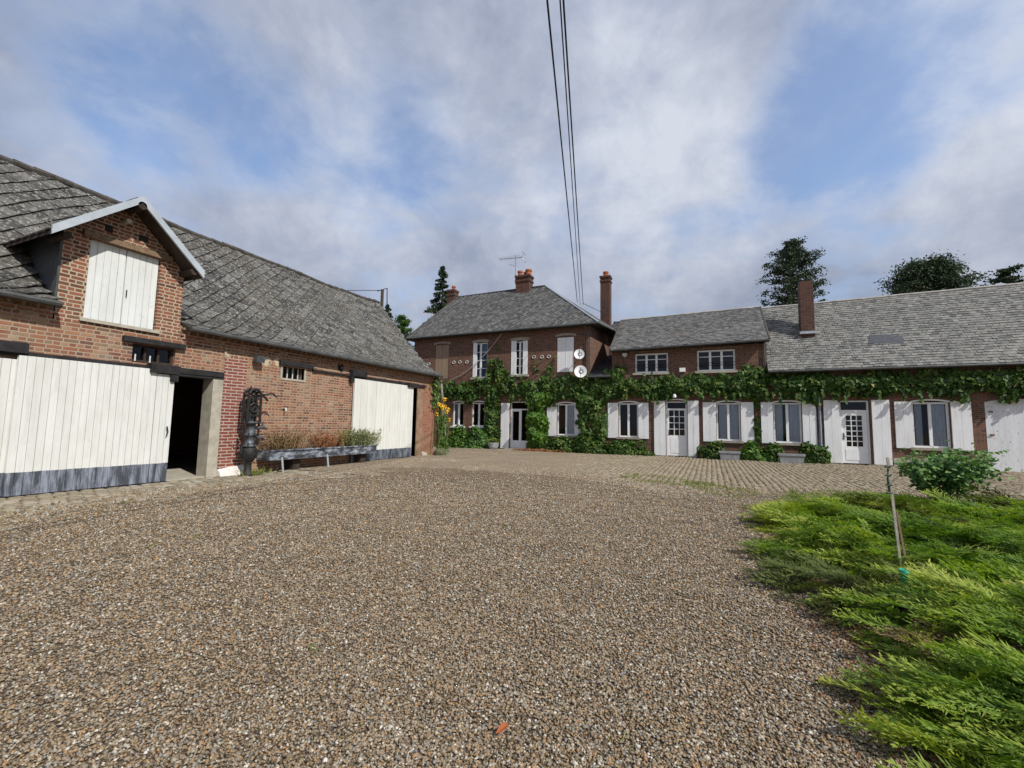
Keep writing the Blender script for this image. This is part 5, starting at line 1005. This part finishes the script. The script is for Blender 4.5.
# ------------------------------------------------------------------ LIGHT, SKY, CAMERA
EL=math.radians(43); AZ=math.radians(-21)             # towards the sun: from +x, slightly in front of the house fronts
sd=Vector((math.cos(AZ)*math.cos(EL),math.sin(AZ)*math.cos(EL),math.sin(EL)))
L=bpy.data.lights.new('sun','SUN'); L.energy=4.0; L.angle=math.radians(.6); L.color=(1,.955,.89); lo=bpy.data.objects.new('sun',L); lo.rotation_euler=sd.to_track_quat('Z','Y').to_euler(); col.objects.link(lo)
wd=bpy.data.worlds.new('World'); sc.world=wd; wd.use_nodes=True; t=NT.__new__(NT); t.t=wd.node_tree; t.n=t.t.nodes; t.n.clear()
out=t.n.new('ShaderNodeOutputWorld'); bg=t.n.new('ShaderNodeBackground'); t.t.links.new(bg.outputs[0],out.inputs[0]); bg.inputs[1].default_value=.125
sky=t.n.new('ShaderNodeTexSky'); sky.sky_type='NISHITA'; sky.sun_disc=False; sky.sun_elevation=EL; sky.sun_rotation=math.pi/2-AZ; sky.air_density=1.1; sky.dust_density=1.5; sky.ozone_density=1.5
tc=t.n.new('ShaderNodeTexCoord'); D=tc.outputs['Generated']; s=t.sep(D); zz=t.math('ADD',t.math('MAXIMUM',s[2],0),.22)
pv=t.comb(t.math('DIVIDE',s[0],zz),t.math('DIVIDE',s[1],zz),0)
n1=t.noise(pv,1.5,8,.52,dist=.1); n2=t.noise(D,1.9,6,.5,dist=.1); n3=t.noise(D,5.5,9,.62,dist=.3); n4=t.noise(pv,3.6,8,.6,dist=.3)
hole=None
for (v,c0,c1,wt) in (((-1.02,.565,.70),.978,.9995,.15),((-1.25,.40,.83),.975,.998,.11),((-.76,.70,.673),.968,.999,.07),((-.52,.80,.60),.985,.999,.05),((.30,1.161,.738),.980,.9995,.15),((.36,1.10,.95),.978,.999,.07),((.22,1.22,.60),.98,.999,.07)):
    v=Vector(v).normalized(); dp=t.n.new('ShaderNodeVectorMath'); dp.operation='DOT_PRODUCT'; t.set(dp,0,D); dp.inputs[1].default_value=v
    mr=t.n.new('ShaderNodeMapRange'); mr.interpolation_type='SMOOTHSTEP'; t.set(mr,'Value',dp.outputs['Value']); mr.inputs['From Min'].default_value=c0; mr.inputs['From Max'].default_value=c1; mr.inputs['To Max'].default_value=wt
    hole=mr.outputs[0] if hole is None else t.math('ADD',hole,mr.outputs[0])
dens=t.math('SUBTRACT',t.math('ADD',t.math('ADD',t.math('MULTIPLY',n1,.6),t.math('MULTIPLY',n4,.4)),.13),hole)
cf=t.ramp(dens,[(.36,.22),(.66,1.)],'EASE')
shade=t.math('ADD',t.math('ADD',t.math('MULTIPLY',n2,.55),t.math('MULTIPLY',n3,.30)),t.math('MULTIPLY',n4,.15))
cc=t.ramp(shade,[(.36,(1.9,2.2,3.0)),(.45,(2.5,2.85,3.75)),(.52,(3.4,3.75,4.65)),(.62,(5.0,5.3,6.0))])
edge=t.ramp(dens,[(.42,0.),(.50,1.),(.60,0.)],'EASE'); cc=t.mix(t.math('MULTIPLY',edge,.22),cc,(5.2,5.6,6.4))
low=t.ramp(s[2],[(.05,.80),(.40,1.)]); cc=t.mix(1,cc,low,'MULTIPLY')
skc=t.mix(1,sky.outputs[0],(1.15,1.3,1.48),'MULTIPLY')
t.t.links.new(t.mix(cf,skc,cc),bg.inputs[0])
cam=bpy.data.cameras.new('camera'); co=bpy.data.objects.new('camera',cam); col.objects.link(co); sc.camera=co
y_,p_,r_=map(math.radians,(24.0,5.1,1.03)); fw=Vector((-math.sin(y_)*math.cos(p_),math.cos(y_)*math.cos(p_),math.sin(p_))); rt_=Vector((math.cos(y_),math.sin(y_),0)); up=rt_.cross(fw)
c,s_=math.cos(r_),math.sin(r_); RR=c*rt_+s_*up; UU=-s_*rt_+c*up
mat=Matrix((RR,UU,-fw)).transposed().to_4x4()
cam.sensor_width=36; cam.lens=36*445/1024; cam.clip_start=.05; cam.clip_end=2000
co.matrix_world=Matrix.Translation((0,0,1.55))@mat
# ---- bring the drawing units to metres
for me in bpy.data.meshes: me.transform(Matrix.Scale(S,4))
for ob in bpy.data.objects:
    if ob.type!='LIGHT': ob.location=ob.location*S
sc.render.engine='CYCLES'; sc.view_settings.view_transform='Standard'; sc.view_settings.look='None'; sc.view_settings.exposure=.1; sc.view_settings.gamma=1
